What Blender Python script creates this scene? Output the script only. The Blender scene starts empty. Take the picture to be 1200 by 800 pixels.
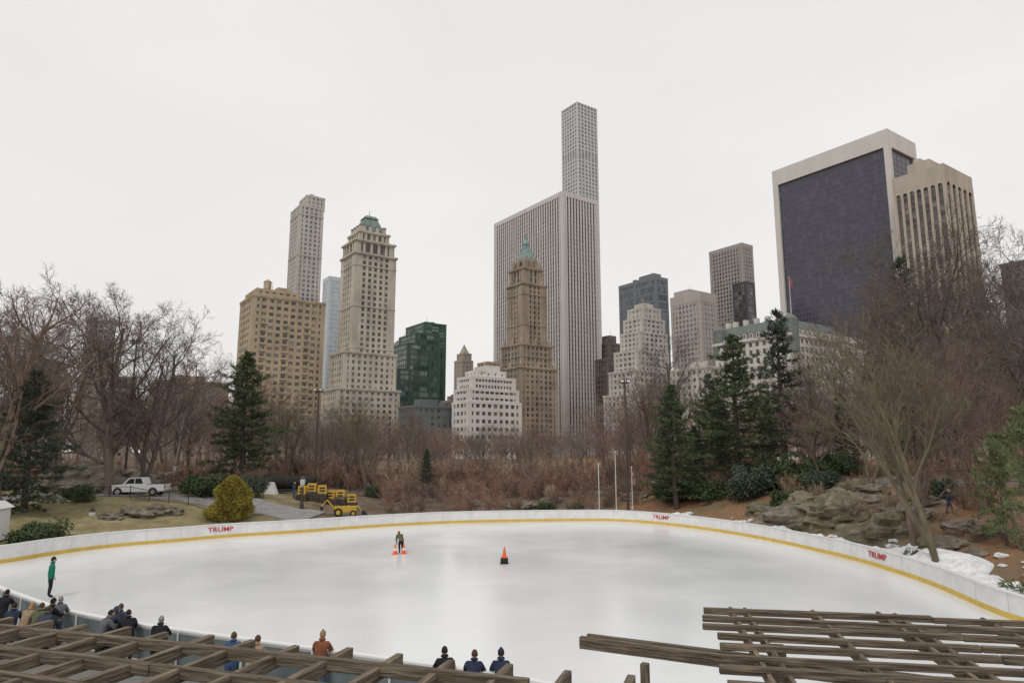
import bpy, bmesh, math, random
import numpy as np
from mathutils import Vector, Matrix, Quaternion, noise as mnoise
random.seed(7); np.random.seed(7)
S=bpy.context.scene
COL=S.collection
CAMZ=7.0; TH=math.atan(0.1625); ST,CT=math.sin(TH),math.cos(TH)
# ---- pixel helpers: image pixel column / row -> world coordinates at a chosen distance
def den(v): return CT-((400-v)/800)*ST
def slope(v): return (ST+((400-v)/800)*CT)/den(v)
def rat(u,v): return ((u-600)/800)/den(v)
def gpt(u,v,z=0.0):
    y=(z-CAMZ)/slope(v); return (rat(u,v)*y,y)
def hz(v,D): return CAMZ+slope(v)*D
def sm(a,b,x):
    t=np.clip((x-a)/(b-a),0,1); return t*t*(3-2*t)

# ---------------------------------------------------------------- materials
def newmat(name,col=(.5,.5,.5),rough=.8,spec=.3,metal=0):
    m=bpy.data.materials.new(name); m.use_nodes=True
    b=m.node_tree.nodes['Principled BSDF']
    b.inputs['Base Color'].default_value=(*col,1); b.inputs['Roughness'].default_value=rough
    b.inputs['Specular IOR Level'].default_value=spec; b.inputs['Metallic'].default_value=metal
    return m
def noisy(name,c1,c2,scale=1.0,rough=.85,spec=.2,stretch=(1,1,1),detail=6,c3=None,bump=0,lo=.3,hi=.7,coord='Object',bscale=None):
    m=newmat(name,c1,rough,spec); nt=m.node_tree; N=nt.nodes; L=nt.links; b=N['Principled BSDF']
    tc=N.new('ShaderNodeTexCoord'); mp=N.new('ShaderNodeMapping'); mp.inputs['Scale'].default_value=stretch
    L.new(tc.outputs[coord],mp.inputs[0])
    n=N.new('ShaderNodeTexNoise'); n.inputs['Scale'].default_value=scale; n.inputs['Detail'].default_value=detail; n.inputs['Roughness'].default_value=.62
    L.new(mp.outputs[0],n.inputs['Vector'])
    r=N.new('ShaderNodeValToRGB'); r.color_ramp.elements[0].color=(*c1,1); r.color_ramp.elements[0].position=lo
    r.color_ramp.elements[1].color=(*c2,1); r.color_ramp.elements[1].position=hi
    if c3:
        e=r.color_ramp.elements.new((lo+hi)/2); e.color=(*c3,1)
    L.new(n.outputs['Fac'],r.inputs[0]); L.new(r.outputs[0],b.inputs['Base Color'])
    if bump:
        bp=N.new('ShaderNodeBump'); bp.inputs['Strength'].default_value=bump; bp.inputs['Distance'].default_value=.1
        n2=n
        if bscale:
            n2=N.new('ShaderNodeTexNoise'); n2.inputs['Scale'].default_value=bscale; n2.inputs['Detail'].default_value=5; L.new(mp.outputs[0],n2.inputs['Vector'])
        L.new(n2.outputs['Fac'],bp.inputs['Height']); L.new(bp.outputs[0],b.inputs['Normal'])
    return m
def wallmat(name,c,var=.14):
    d=tuple(x*(1-var) for x in c); l=tuple(min(.85,x*(1+var*.7)) for x in c)
    m=noisy(name,d,l,scale=.12,stretch=(1,1,.35),detail=8,lo=.35,hi=.65,rough=.9,spec=.1)
    return m
def glassmat(name,dark,light,cx,cz,thr=.7,rough=.12,spec=.5):
    m=newmat(name,dark,rough,spec); nt=m.node_tree; N=nt.nodes; L=nt.links; b=N['Principled BSDF']
    tc=N.new('ShaderNodeTexCoord'); a=N.new('ShaderNodeVectorMath'); a.operation='ADD'; a.inputs[1].default_value=(.37,.37,.1)
    L.new(tc.outputs['Object'],a.inputs[0])
    d=N.new('ShaderNodeVectorMath'); d.operation='DIVIDE'; d.inputs[1].default_value=(cx,cx,cz); L.new(a.outputs[0],d.inputs[0])
    f=N.new('ShaderNodeVectorMath'); f.operation='FLOOR'; L.new(d.outputs[0],f.inputs[0])
    w=N.new('ShaderNodeTexWhiteNoise'); w.noise_dimensions='3D'; L.new(f.outputs[0],w.inputs['Vector'])
    r=N.new('ShaderNodeValToRGB'); r.color_ramp.elements[0].color=(*dark,1); r.color_ramp.elements[0].position=0
    r.color_ramp.elements[1].color=(*light,1); r.color_ramp.elements[1].position=1
    e=r.color_ramp.elements.new(thr); e.color=(*[dark[i]*.7+light[i]*.3 for i in range(3)],1)
    L.new(w.outputs['Value'],r.inputs[0]); L.new(r.outputs[0],b.inputs['Base Color'])
    return m

# ---------------------------------------------------------------- mesh builder
class MB:
    def __init__(s): s.v=[];s.f=[];s.m=[]
    def box(s,x0,x1,y0,y1,z0,z1,m=0):
        b=len(s.v); s.v+=[(x0,y0,z0),(x1,y0,z0),(x1,y1,z0),(x0,y1,z0),(x0,y0,z1),(x1,y0,z1),(x1,y1,z1),(x0,y1,z1)]
        s.f+=[(b,b+3,b+2,b+1),(b+4,b+5,b+6,b+7),(b,b+1,b+5,b+4),(b+1,b+2,b+6,b+5),(b+2,b+3,b+7,b+6),(b+3,b,b+4,b+7)]; s.m+=[m]*6
    def frus(s,x0,x1,y0,y1,z0,z1,ix,iy,m=0):
        b=len(s.v); s.v+=[(x0,y0,z0),(x1,y0,z0),(x1,y1,z0),(x0,y1,z0),(x0+ix,y0+iy,z1),(x1-ix,y0+iy,z1),(x1-ix,y1-iy,z1),(x0+ix,y1-iy,z1)]
        s.f+=[(b,b+3,b+2,b+1),(b+4,b+5,b+6,b+7),(b,b+1,b+5,b+4),(b+1,b+2,b+6,b+5),(b+2,b+3,b+7,b+6),(b+3,b,b+4,b+7)]; s.m+=[m]*6
    def poly(s,pts,m=0):
        b=len(s.v); s.v+=[tuple(p) for p in pts]; s.f.append(tuple(range(b,b+len(pts)))); s.m.append(m)
    def tube(s,pts,rad,n=6,m=0,cap=True):
        pts=[Vector(p) for p in pts]; b=len(s.v); K=len(pts)
        up=Vector((0,0,1)); 
        d0=(pts[-1]-pts[0]); 
        if d0.length<1e-6: return
        d0.normalize()
        if abs(d0.z)>.9: up=Vector((1,0,0))
        for i,p in enumerate(pts):
            d=(pts[min(i+1,K-1)]-pts[max(i-1,0)]); 
            if d.length<1e-7: d=d0
            e=d.cross(up).normalized(); g=d.cross(e).normalized(); r=rad[i]
            for k in range(n):
                a=2*math.pi*k/n; q=p+e*(math.cos(a)*r)+g*(math.sin(a)*r); s.v.append((q.x,q.y,q.z))
        for i in range(K-1):
            for k in range(n):
                s.f.append((b+i*n+k,b+i*n+(k+1)%n,b+(i+1)*n+(k+1)%n,b+(i+1)*n+k)); s.m.append(m)
        if cap:
            s.f.append(tuple(b+k for k in range(n))[::-1]); s.m.append(m)
            s.f.append(tuple(b+(K-1)*n+k for k in range(n))); s.m.append(m)
    def spike(s,p,q,r,m=0):
        d=(q-p); e=d.cross(Vector((.3,.2,.93))); 
        if e.length<1e-6: return
        e.normalize(); g=d.cross(e).normalized(); b=len(s.v)
        for a in (0,2.09,4.19):
            t=p+e*(math.cos(a)*r)+g*(math.sin(a)*r); s.v.append((t.x,t.y,t.z))
        s.v.append((q.x,q.y,q.z)); s.f+=[(b,b+1,b+3),(b+1,b+2,b+3),(b+2,b,b+3)]; s.m+=[m]*3
    def ell(s,c,r,m=0,nu=12,nv=8,zmin=-1.0,fn=None):
        b=len(s.v)
        for j in range(nv+1):
            ph=-math.pi/2+math.pi*j/nv
            for i in range(nu):
                a=2*math.pi*i/nu; x,y,z=math.cos(ph)*math.cos(a),math.cos(ph)*math.sin(a),max(zmin,math.sin(ph))
                if fn: x,y,z=fn(x,y,z)
                s.v.append((c[0]+x*r[0],c[1]+y*r[1],c[2]+z*r[2]))
        for j in range(nv):
            for i in range(nu):
                s.f.append((b+j*nu+i,b+j*nu+(i+1)%nu,b+(j+1)*nu+(i+1)%nu,b+(j+1)*nu+i)); s.m.append(m)
    def xf(s,M,start=0):
        for i in range(start,len(s.v)):
            q=M@Vector(s.v[i]); s.v[i]=(q.x,q.y,q.z)
    def mesh(s,name,mats,smooth=False):
        me=bpy.data.meshes.new(name); me.from_pydata(s.v,[],s.f)
        for m in mats: me.materials.append(m)
        me.polygons.foreach_set('material_index',s.m)
        if smooth: me.polygons.foreach_set('use_smooth',[True]*len(s.f))
        me.update(); return me
    def obj(s,name,mats,loc=(0,0,0),rz=0,parent=None,smooth=False,bevel=0):
        o=bpy.data.objects.new(name,s.mesh(name,mats,smooth)); COL.objects.link(o)
        o.location=loc; o.rotation_euler=(0,0,rz)
        if parent: o.parent=parent
        if bevel:
            bm=o.modifiers.new('bevel','BEVEL'); bm.width=bevel; bm.segments=1
        return o
def empty(name,loc=(0,0,0),rz=0):
    o=bpy.data.objects.new(name,None); COL.objects.link(o); o.location=loc; o.rotation_euler=(0,0,rz); o.empty_display_size=.5; return o
def inst(name,me,loc,rz=0,sc=(1,1,1),parent=None):
    o=bpy.data.objects.new(name,me); COL.objects.link(o); o.location=loc; o.rotation_euler=(0,0,rz); o.scale=sc
    if parent: o.parent=parent
    return o

# ---------------------------------------------------------------- rink outline
far=[(0,660),(60,650),(130,641),(200,635),(270,629),(350,624),(430,618),(520,613),(600,611),(700,610),(750,612),(800,617),(850,624),(900,633),(950,644),(1000,656),(1050,671),(1100,689),(1170,720)]
ctrl=[gpt(*p) for p in far]+[(21.2,27.5),(19.5,22.5),(15.5,18.2),(10,16.4),(4,17.5),(-1,20),(-7,22.6),(-13,25.2),(-17,27.4),(-20.5,30.0),(-24.5,33.2),(-29,37),(-33.2,40.4),(-35,43.4)]
def catmull(P,k=12):
    out=[];n=len(P)
    for i in range(n):
        p0,p1,p2,p3=[np.array(P[(i+j-1)%n]) for j in range(4)]
        for t in np.linspace(0,1,k,endpoint=False):
            out.append(.5*((2*p1)+(-p0+p2)*t+(2*p0-5*p1+4*p2-p3)*t*t+(-p0+3*p1-3*p2+p3)*t**3))
    return np.array(out)
RK=catmull(ctrl)
for _ in range(6): RK=(np.roll(RK,1,0)+2*RK+np.roll(RK,-1,0))/4
NR=len(RK)
tan=np.roll(RK,-1,0)-np.roll(RK,1,0); tan/=np.linalg.norm(tan,axis=1)[:,None]
area=np.sum(RK[:,0]*np.roll(RK[:,1],-1)-np.roll(RK[:,0],-1)*RK[:,1])
NOUT=np.stack([tan[:,1],-tan[:,0]],1)*(1 if area>0 else -1)
def inside(x,y):
    x=np.asarray(x,float);y=np.asarray(y,float);c=np.zeros(x.shape,bool)
    for i in range(NR):
        x1,y1=RK[i];x2,y2=RK[(i+1)%NR]
        if y1==y2: continue
        c^=((y1>y)!=(y2>y))&(x<(x2-x1)*(y-y1)/(y2-y1)+x1)
    return c
def rdist(x,y):
    x=np.asarray(x,float);y=np.asarray(y,float)
    d=np.full(x.shape,1e9)
    for i in range(0,NR,2): d=np.minimum(d,(x-RK[i,0])**2+(y-RK[i,1])**2)
    d=np.sqrt(d); return np.where(inside(x,y),-d,d)
def zt(x,y):
    x=np.asarray(x,float);y=np.asarray(y,float)
    d=rdist(x,y)
    wl=sm(12,32,-x); wr=sm(8,26,x)
    h=1.3+1.1*wl+3.2*wr
    ramp=sm(1.5,18,d)*(1-wr)+np.clip((d-1.8)/17,0,1)**.9*wr
    z=h*ramp*sm(16,36,y)
    far_=sm(95,170,y); z=z*(1-far_)+3.2*far_
    bump=(np.sin(x*.31+1.3)*np.cos(y*.27)+.6*np.sin(x*.83+y*.5)+.35*np.sin(x*1.7-y*1.3))*.16
    z=z+bump*sm(3,10,d)*sm(20,40,y)*(1-.6*far_)
    return np.where(d<1.0,-.06,z-.06*(1-sm(1,3,d)))
def z1(x,y): return float(zt(np.array([x]),np.array([y]))[0])

# ---------------------------------------------------------------- ground
def axis(lo,hi,step,ext):
    a=list(np.arange(lo,hi+1e-6,step)); g=1.22; s=step
    r=[hi]; 
    while r[-1]<ext: s*=g; r.append(r[-1]+s)
    s=step; l=[lo]
    while l[-1]>-ext: s*=g; l.append(l[-1]-s)
    return np.array(l[:0:-1]+a+r[1:])
xs=axis(-95,80,1.0,4000); ys=axis(-10,140,1.0,5000)
X,Y=np.meshgrid(xs,ys); Z=zt(X,Y)
nx,ny=len(xs),len(ys)
me=bpy.data.meshes.new('ground')
V=np.stack([X.ravel(),Y.ravel(),Z.ravel()],1)
F=[(j*nx+i,j*nx+i+1,(j+1)*nx+i+1,(j+1)*nx+i) for j in range(ny-1) for i in range(nx-1)]
me.from_pydata(V.tolist(),[],F); me.polygons.foreach_set('use_smooth',[True]*len(F))
ca=me.color_attributes.new('zone','FLOAT_COLOR','POINT')
D=rdist(X.ravel(),Y.ravel()); xx=X.ravel(); yy=Y.ravel()
lawn=sm(15,30,-xx)*sm(2,4,D)*(1-sm(84,96,yy)); leaf=sm(6,16,xx); deck=1-sm(1.8,2.6,D); deck=np.maximum(deck,(1-sm(22,26,yy)))
ca.data.foreach_set('color',np.stack([lawn,leaf,deck,np.ones_like(D)],1).ravel())
gm=newmat('ground_leaf_litter',rough=.95,spec=.1); nt=gm.node_tree;N=nt.nodes;L=nt.links;b=N['Principled BSDF']
at=N.new('ShaderNodeAttribute'); at.attribute_name='zone'; sp=N.new('ShaderNodeSeparateColor'); L.new(at.outputs['Color'],sp.inputs[0])
geo=N.new('ShaderNodeNewGeometry')
def nz(scale,d=8,r=.7):
    n=N.new('ShaderNodeTexNoise'); n.inputs['Scale'].default_value=scale; n.inputs['Detail'].default_value=d; n.inputs['Roughness'].default_value=r; L.new(geo.outputs['Position'],n.inputs['Vector']); return n
def ramp(n,cs):
    r=N.new('ShaderNodeValToRGB'); e=r.color_ramp.elements
    e[0].position,e[0].color=cs[0][0],(*cs[0][1],1); e[1].position,e[1].color=cs[-1][0],(*cs[-1][1],1)
    for p,c in cs[1:-1]:
        q=e.new(p); q.color=(*c,1)
    L.new(n.outputs['Fac'],r.inputs[0]); return r
def mix(f,a,c):
    m=N.new('ShaderNodeMix'); m.data_type='RGBA'; L.new(f,m.inputs[0]); L.new(a,m.inputs[6]); L.new(c,m.inputs[7]); return m.outputs[2]
n1=nz(.6);n2=nz(3.5);n3=nz(.25)
base=ramp(n1,[(.3,(.09,.068,.048)),(.5,(.145,.11,.08)),(.7,(.21,.17,.13))])
lw=ramp(n1,[(.32,(.17,.135,.08)),(.5,(.25,.215,.115)),(.68,(.36,.31,.19))])
lf=ramp(n2,[(.3,(.12,.065,.04)),(.5,(.31,.15,.085)),(.62,(.36,.21,.12)),(.75,(.34,.27,.19))])
n4=nz(.35)
gr=ramp(n4,[(.35,(.12,.13,.06)),(.6,(.27,.21,.14))])
rm=ramp(n3,[(.42,(0,0,0)),(.60,(.85,.85,.85))]); lfm=mix(rm.outputs[0],lf.outputs[0],gr.outputs[0])
dk=ramp(n2,[(.3,(.17,.17,.165)),(.7,(.25,.245,.24))])
c=mix(sp.outputs[0],base.outputs[0],lw.outputs[0]); c=mix(sp.outputs[1],c,lfm); c=mix(sp.outputs[2],c,dk.outputs[0])
L.new(c,b.inputs['Base Color'])
bp=N.new('ShaderNodeBump'); bp.inputs['Strength'].default_value=.6; bp.inputs['Distance'].default_value=.2; L.new(n2.outputs['Fac'],bp.inputs['Height']); L.new(bp.outputs[0],b.inputs['Normal'])
me.materials.append(gm); go=bpy.data.objects.new('ground',me); COL.objects.link(go)

# ---------------------------------------------------------------- ice
im=newmat('ice',(.78,.80,.81),.3,.4); nt=im.node_tree;N=nt.nodes;L=nt.links;b=N['Principled BSDF']; geo=N.new('ShaderNodeNewGeometry')
n1=nz(.12,5,.6); mp=N.new('ShaderNodeMapping'); mp.inputs['Scale'].default_value=(.25,2.2,1); mp.inputs['Rotation'].default_value=(0,0,.35); L.new(geo.outputs['Position'],mp.inputs[0])
n2=N.new('ShaderNodeTexNoise'); n2.inputs['Scale'].default_value=1.2; n2.inputs['Detail'].default_value=9; n2.inputs['Roughness'].default_value=.75; L.new(mp.outputs[0],n2.inputs['Vector'])
r1=ramp(n1,[(.3,(.725,.75,.765)),(.7,(.775,.79,.80))]); r2=ramp(n2,[(.56,(0,0,0)),(.72,(1,1,1))])
w=N.new('ShaderNodeRGB'); w.outputs[0].default_value=(.85,.86,.87,1)
c=mix(r2.outputs[0],r1.outputs[0],w.outputs[0]); L.new(c,b.inputs['Base Color'])
rr=ramp(n1,[(.35,(.12,.12,.12)),(.65,(.26,.26,.26))]); L.new(rr.outputs[0],b.inputs['Roughness'])
bp=N.new('ShaderNodeBump'); bp.inputs['Strength'].default_value=.25; bp.inputs['Distance'].default_value=.02; L.new(n2.outputs['Fac'],bp.inputs['Height']); L.new(bp.outputs[0],b.inputs['Normal'])
mb=MB(); mb.poly([(p[0],p[1],.0) for p in (RK if area>0 else RK[::-1])]); mb.obj('ice_rink',[im])

# boards
M_board=noisy('white_board',(.66,.66,.65),(.80,.80,.79),scale=1.5,rough=.5)
M_cap=newmat('board_cap',(.74,.75,.74),.5); M_yel=noisy('yellow_kick',(.58,.40,.08),(.70,.50,.13),scale=2,rough=.5)
M_teal=noisy('slate_panel',(.09,.12,.125),(.17,.20,.205),scale=1.2,rough=.5); M_seam=newmat('seam',(.52,.53,.53),.6)
def ribbon(mb,o1,z0,o2,z1_,m,sel=None):
    for i in range(NR):
        j=(i+1)%NR
        if sel is not None and not (sel[i] and sel[j]): continue
        a,bb=RK[i]+NOUT[i]*o1,RK[j]+NOUT[j]*o1; c,d=RK[j]+NOUT[j]*o2,RK[i]+NOUT[i]*o2
        mb.poly([(a[0],a[1],z0),(bb[0],bb[1],z0),(c[0],c[1],z1_),(d[0],d[1],z1_)],m)
mb=MB()
ribbon(mb,0.02,.0,.02,1.07,0); ribbon(mb,.14,-.06,.14,1.07,0)
ribbon(mb,-.03,1.07,.19,1.07,1); ribbon(mb,-.03,1.13,.19,1.13,1); ribbon(mb,-.03,1.07,-.03,1.13,1); ribbon(mb,.19,1.07,.19,1.13,1)
ribbon(mb,-.005,.0,-.005,.24,2); ribbon(mb,-.005,.24,.019,.24,2)
near=[(RK[i][1]<42 and RK[i][0]<20 and NOUT[i][1]<0.2) for i in range(NR)]
ribbon(mb,.16,.0,.16,1.0,3,near)
s=0
for i in range(NR):
    s+=np.linalg.norm(RK[(i+1)%NR]-RK[i])
    if s>2.44:
        s=0; a=RK[i]; t=tan[i]*.012; q=a+NOUT[i]*.012
        mb.poly([(q[0]-t[0],q[1]-t[1],.25),(q[0]+t[0],q[1]+t[1],.25),(q[0]+t[0],q[1]+t[1],1.065),(q[0]-t[0],q[1]-t[1],1.065)],4)
        q=a+NOUT[i]*.2
        if near[i]: mb.tube([(q[0],q[1],-.05),(q[0],q[1],1.06)],[.035,.035],4,1)
mb.obj('rink_dasher_boards',[M_board,M_cap,M_yel,M_teal,M_seam])
M_red=newmat('red_lettering',(.50,.07,.07),.5)
for (u,v) in [(271,624),(752,608),(1011,652)]:
    x,y=gpt(u,v,.65); i=int(np.argmin((RK[:,0]-x)**2+(RK[:,1]-y)**2)); q=RK[i]-NOUT[i]*.02
    cu=bpy.data.curves.new('lettering','FONT'); cu.body='TRUMP'; cu.size=.52; cu.align_x='CENTER'; cu.align_y='CENTER'; cu.extrude=.008; cu.offset=.006
    cu.materials.append(M_red)
    o=bpy.data.objects.new('rink_sign',cu); COL.objects.link(o); o.location=(q[0],q[1],.68)
    o.rotation_euler=(math.pi/2,0,math.atan2(-NOUT[i][1],-NOUT[i][0])+math.pi/2); o.scale=(1.25,1,1)

# snow
M_snow=noisy('snow',(.50,.51,.52),(.82,.83,.84),scale=2.2,rough=.85,bump=.7,detail=10,bscale=6,lo=.2,hi=.6)
rs=random.Random(3)
sel=[i for i in range(NR) if RK[i][0]>13 and RK[i][1]>26]
mb=MB(); rows=[]
def fb(x,y,z,o=4):
    a=0;k=1
    for _ in range(o): a+=mnoise.noise(Vector((x*k,y*k,z)))/k; k*=2
    return a
for idx in range(len(sel)-1):
  for h_ in (0,.34,.67):
    i,j=sel[idx],sel[idx+1]; P0=RK[i]*(1-h_)+RK[j]*h_; NN=NOUT[i]*(1-h_)+NOUT[j]*h_
    wdt=2.2+2.0*mnoise.noise(Vector((P0[0]*.3,P0[1]*.3,0)))+(1.5 if P0[1]<46 else 0); hgt=1.15+.55*fb(P0[0]*.35,P0[1]*.35,4)
    row=[]
    for t in np.linspace(0,1,16):
        o=.3+t*max(.9,wdt); p=P0+NN*o
        zz=z1(p[0],p[1])+max(.25,hgt)*math.sin(math.pi*min(1,t*1.0))**.6*(1-.45*t)+.38*fb(p[0]*.9,p[1]*.9,7,5)*math.sin(math.pi*t)-.12
        row.append((p[0],p[1],zz))
    rows.append(row)
for a,bb in zip(rows[:-1],rows[1:]):
    for k in range(15): mb.poly([a[k],a[k+1],bb[k+1],bb[k]])
mb.obj('snow_bank',[M_snow],smooth=True)
mb=MB()
for _ in range(110):
    i=rs.choice(sel); o=rs.uniform(1.0,5.5); p=RK[i]+NOUT[i]*o; r=rs.uniform(.06,.28)
    sd=rs.random()*50
    mb.ell((p[0],p[1],z1(p[0],p[1])+(.8 if o<2.2 else .05)),(r*1.6,r*1.3,r*.6),0,10,7,fn=lambda x,y,z:tuple(c*(1+.6*mnoise.noise(Vector((x*1.9+sd,y*1.9,z*1.9)))) for c in (x,y,z)))
mb.obj('snow_clumps',[M_snow])

# ---------------------------------------------------------------- buildings
AV=(-.573,.819); BV=(.819,.573); YAW=math.atan2(.573,.819)
rb=random.Random(21)
class Bld:
    def __init__(s,name,u,v,Dm):
        s.D=Dm; r=rat(u,v); s.P=(r*Dm,Dm); s.e=empty(name,(s.P[0],s.P[1],0),YAW); s.w=MB(); s.g=MB(); s.zb=0
    def rect(s,u0,uc,u1,v,Dm=None):
        Dm=Dm or s.D; rc=rat(uc,v); xc=rc*Dm; r0,r1=rat(u0,v),rat(u1,v)
        q=.573+.819*r0
        la=(xc-r0*Dm)/q if q>.12 else 30
        la=min(la,140); lb=(r1*Dm-xc)/(.819-.573*r1)
        dx,dy=xc-s.P[0],Dm-s.P[1]; lx=dx*BV[0]+dy*BV[1]; ly=dx*AV[0]+dy*AV[1]
        return lx,lx+lb,ly,ly+la
    def tier(s,u0,uc,u1,v,Dm=None,bay=4,fl=3.8,pw=1.6,sh=1.5,pr=.4,m=0,sm_=None,cw=2.0,par=1.2,z0=None,skip=(),cornice=0,gm=0,belt=0,units=0):
        Dm=Dm or s.D; x0,x1,y0,y1=s.rect(u0,uc,u1,v,Dm); zt_=hz(v,Dm); z0=s.zb if z0 is None else z0
        sm_=m if sm_ is None else sm_
        s.g.box(x0,x1,y0,y1,z0,zt_-.2,gm)
        W=s.w
        nxb=max(1,round((x1-x0)/bay)); nyb=max(1,round((y1-y0)/bay))
        for i in range(1,nxb):
            c=x0+(x1-x0)*i/nxb; W.box(c-pw/2,c+pw/2,y0-pr,y0+.3,z0,zt_-.1,m); W.box(c-pw/2,c+pw/2,y1-.3,y1+pr,z0,zt_-.1,m)
        for i in range(1,nyb):
            c=y0+(y1-y0)*i/nyb; W.box(x0-pr,x0+.3,c-pw/2,c+pw/2,z0,zt_-.1,m); W.box(x1-.3,x1+pr,c-pw/2,c+pw/2,z0,zt_-.1,m)
        q=pr+.03
        for (cx,sx) in ((x0,1),(x1,-1)):
            for (cy,sy) in ((y0,1),(y1,-1)):
                xa,xb=sorted((cx-sx*q,cx+sx*cw)); ya,yb=sorted((cy-sy*q,cy+sy*cw)); W.box(xa,xb,ya,yb,z0,zt_-.15,m)
        nf=max(1,round((zt_-z0)/fl)); p=pr*.65
        for k in range(nf):
            if k in skip or (k-nf) in skip: continue
            zc=z0+(zt_-z0)*k/nf
            W.box(x0-p,x1+p,y0-p,y1+p,zc-sh/2,zc+sh/2,sm_)
            if belt and k and (nf-k)%belt==2: W.box(x0-pr-.3,x1+pr+.3,y0-pr-.3,y1+pr+.3,zc-.45,zc+.45,m)
            if units:   # window air conditioners / awnings / half-drawn shades, scattered over both visible fronts
                hh=(zt_-z0)/nf
                for i in range(nxb):
                    if rb.random()<units: c=x0+(x1-x0)*(i+.5)/nxb; W.box(c-.55,c+.55,y0-.32,y0+.1,zc+sh/2,zc+sh/2+.8*rb.uniform(.6,1.3),m)
                    if rb.random()<units: c=x0+(x1-x0)*(i+.5)/nxb; W.box(c-bay*.3,c+bay*.3,y0-.06,y0+.1,zc+hh*.62,zc+hh-.2,m)
        p=pr+.12
        W.box(x0-p,x1+p,y0-p,y1+p,zt_-par,zt_+.5,m)
        if cornice: W.box(x0-p-cornice,x1+p+cornice,y0-p-cornice,y1+p+cornice,zt_-.4,zt_+.9,m)
        s.zb=zt_; s.r=(x0,x1,y0,y1); return s.r
    def mech(s,fx0=.25,fx1=.7,fy0=.3,fy1=.7,h=5,m=0):
        x0,x1,y0,y1=s.r; s.w.box(x0+(x1-x0)*fx0,x0+(x1-x0)*fx1,y0+(y1-y0)*fy0,y0+(y1-y0)*fy1,s.zb-.5,s.zb+h,m)
        for _ in range(6):
            cx,cy=x0+(x1-x0)*rb.uniform(.1,.9),y0+(y1-y0)*rb.uniform(.05,.95); a=rb.uniform(.6,1.8); s.w.box(cx-a,cx+a,cy-a,cy+a,s.zb-.4,s.zb+rb.uniform(1.2,h*.8),m)
        cx,cy=x0+(x1-x0)*rb.uniform(.3,.7),y0+(y1-y0)*rb.uniform(.2,.6); s.w.tube([(cx,cy,s.zb),(cx,cy,s.zb+h+4)],[.18,.1],4,m)
    def done(s,wm,gm):
        s.w.obj('facade_and_roof',wm,parent=s.e); s.g.obj('windows',gm,parent=s.e)
        return s.e
def wtank(B,fx,fy,m,sc=1):
    x0,x1,y0,y1=B.r; cx,cy=x0+(x1-x0)*fx,y0+(y1-y0)*fy; z=B.zb
    for dx in (-1.5,1.5):
        for dy in (-1.5,1.5): B.w.box(cx+dx-.2,cx+dx+.2,cy+dy-.2,cy+dy+.2,z,z+3,m)
    B.w.tube([(cx,cy,z+3),(cx,cy,z+8)],[2.6*sc,2.6*sc],12,m); B.w.tube([(cx,cy,z+8),(cx,cy,z+9.8)],[2.8*sc,.2],12,m)

G_dark=glassmat('window_dark',(.04,.04,.045),(.26,.24,.21),4,3.8)
G_haze=glassmat('window_hazy',(.14,.15,.165),(.36,.36,.36),4.5,4)  # far windows: distance haze painted in as paler glass colours
W_lime=wallmat('limestone',(.50,.455,.39),.24); W_limeh=wallmat('limestone_hazy',(.51,.485,.445),.12)  # hazy walls, here and below, carry distance haze in a lightened base colour
W_tan=wallmat('tan_brick',(.46,.375,.27),.2); W_copper=noisy('verdigris_copper',(.13,.19,.17),(.27,.33,.29),scale=.3,stretch=(1,1,.3))
W_brown=wallmat('brown_brick',(.33,.26,.21)); W_white=wallmat('white_stone',(.64,.61,.575),.12); W_grey=wallmat('grey_stone',(.38,.37,.36))
W_marble=wallmat('white_marble',(.60,.565,.545),.08); W_dk=newmat('dark_metal',(.07,.07,.08),.5); W_conc=wallmat('pale_concrete',(.58,.58,.57),.05)

B=Bld('slender_limestone_tower',352,238,590)
B.tier(342,352,379,240,bay=4.2,fl=4.2,pw=2.0,sh=1.7,pr=.5,belt=9); B.tier(352,360,380.5,229,Dm=598,bay=4.2,fl=4.2,pw=2,sh=1.7,pr=.5); B.mech(h=3)
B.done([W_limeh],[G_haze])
B=Bld('brick_apartment_tower',297,342,430)
B.tier(283,297,381,346,bay=4.5,fl=4.5,pw=1.9,sh=2.2,pr=.35,cw=2.4,cornice=.3,units=.25)
x0,x1,y0,y1=B.r; nb=round((x1-x0)/4.5)
for i in range(1,nb,3):
    ca_=x0+(x1-x0)*(i+.5)/nb
    for k in range(1,int(B.zb/4.5)-2): B.w.box(ca_-1.9,ca_+1.9,y0-1.3,y0-.2,k*B.zb/round(B.zb/4.5)-.2,k*B.zb/round(B.zb/4.5)+1.0,0)
B.tier(289,301,350,338,Dm=436,bay=4.7,fl=3.5,pw=2.4,sh=1.4,pr=.3); wtank(B,.35,.4,0); B.mech(.55,.85,.2,.8,4)
B.done([W_tan],[G_dark])
B=Bld('pale_glass_tower',385,322,560)
B.tier(379,386,402,324,bay=3,fl=3.8,pw=.5,sh=1.2,pr=.2,par=3); B.done([wallmat('pale_metal',(.58,.62,.64),.05)],[glassmat('pale_blue_glass',(.36,.42,.45),(.54,.58,.60),3,3.8)])
B=Bld('hotel_tower_with_copper_roof',398,402,425)
B.tier(378,396,468,455,bay=4,fl=3.9,pw=2.2,sh=1.8,pr=.4,cornice=.5,units=.15)
B.tier(388,404,464,412,Dm=431,bay=4,fl=3.9,pw=2.2,sh=1.8,pr=.4,cornice=.5,units=.15)
B.tier(402,417,463,296,Dm=437,bay=3.9,fl=3.9,pw=1.9,sh=1.5,pr=.7,cornice=.8,cw=5,belt=7,units=.15)
B.tier(404,418,461,281,Dm=439,bay=5.5,fl=7,pw=1.8,sh=.9,pr=.7,cornice=.9,cw=3)
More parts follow.
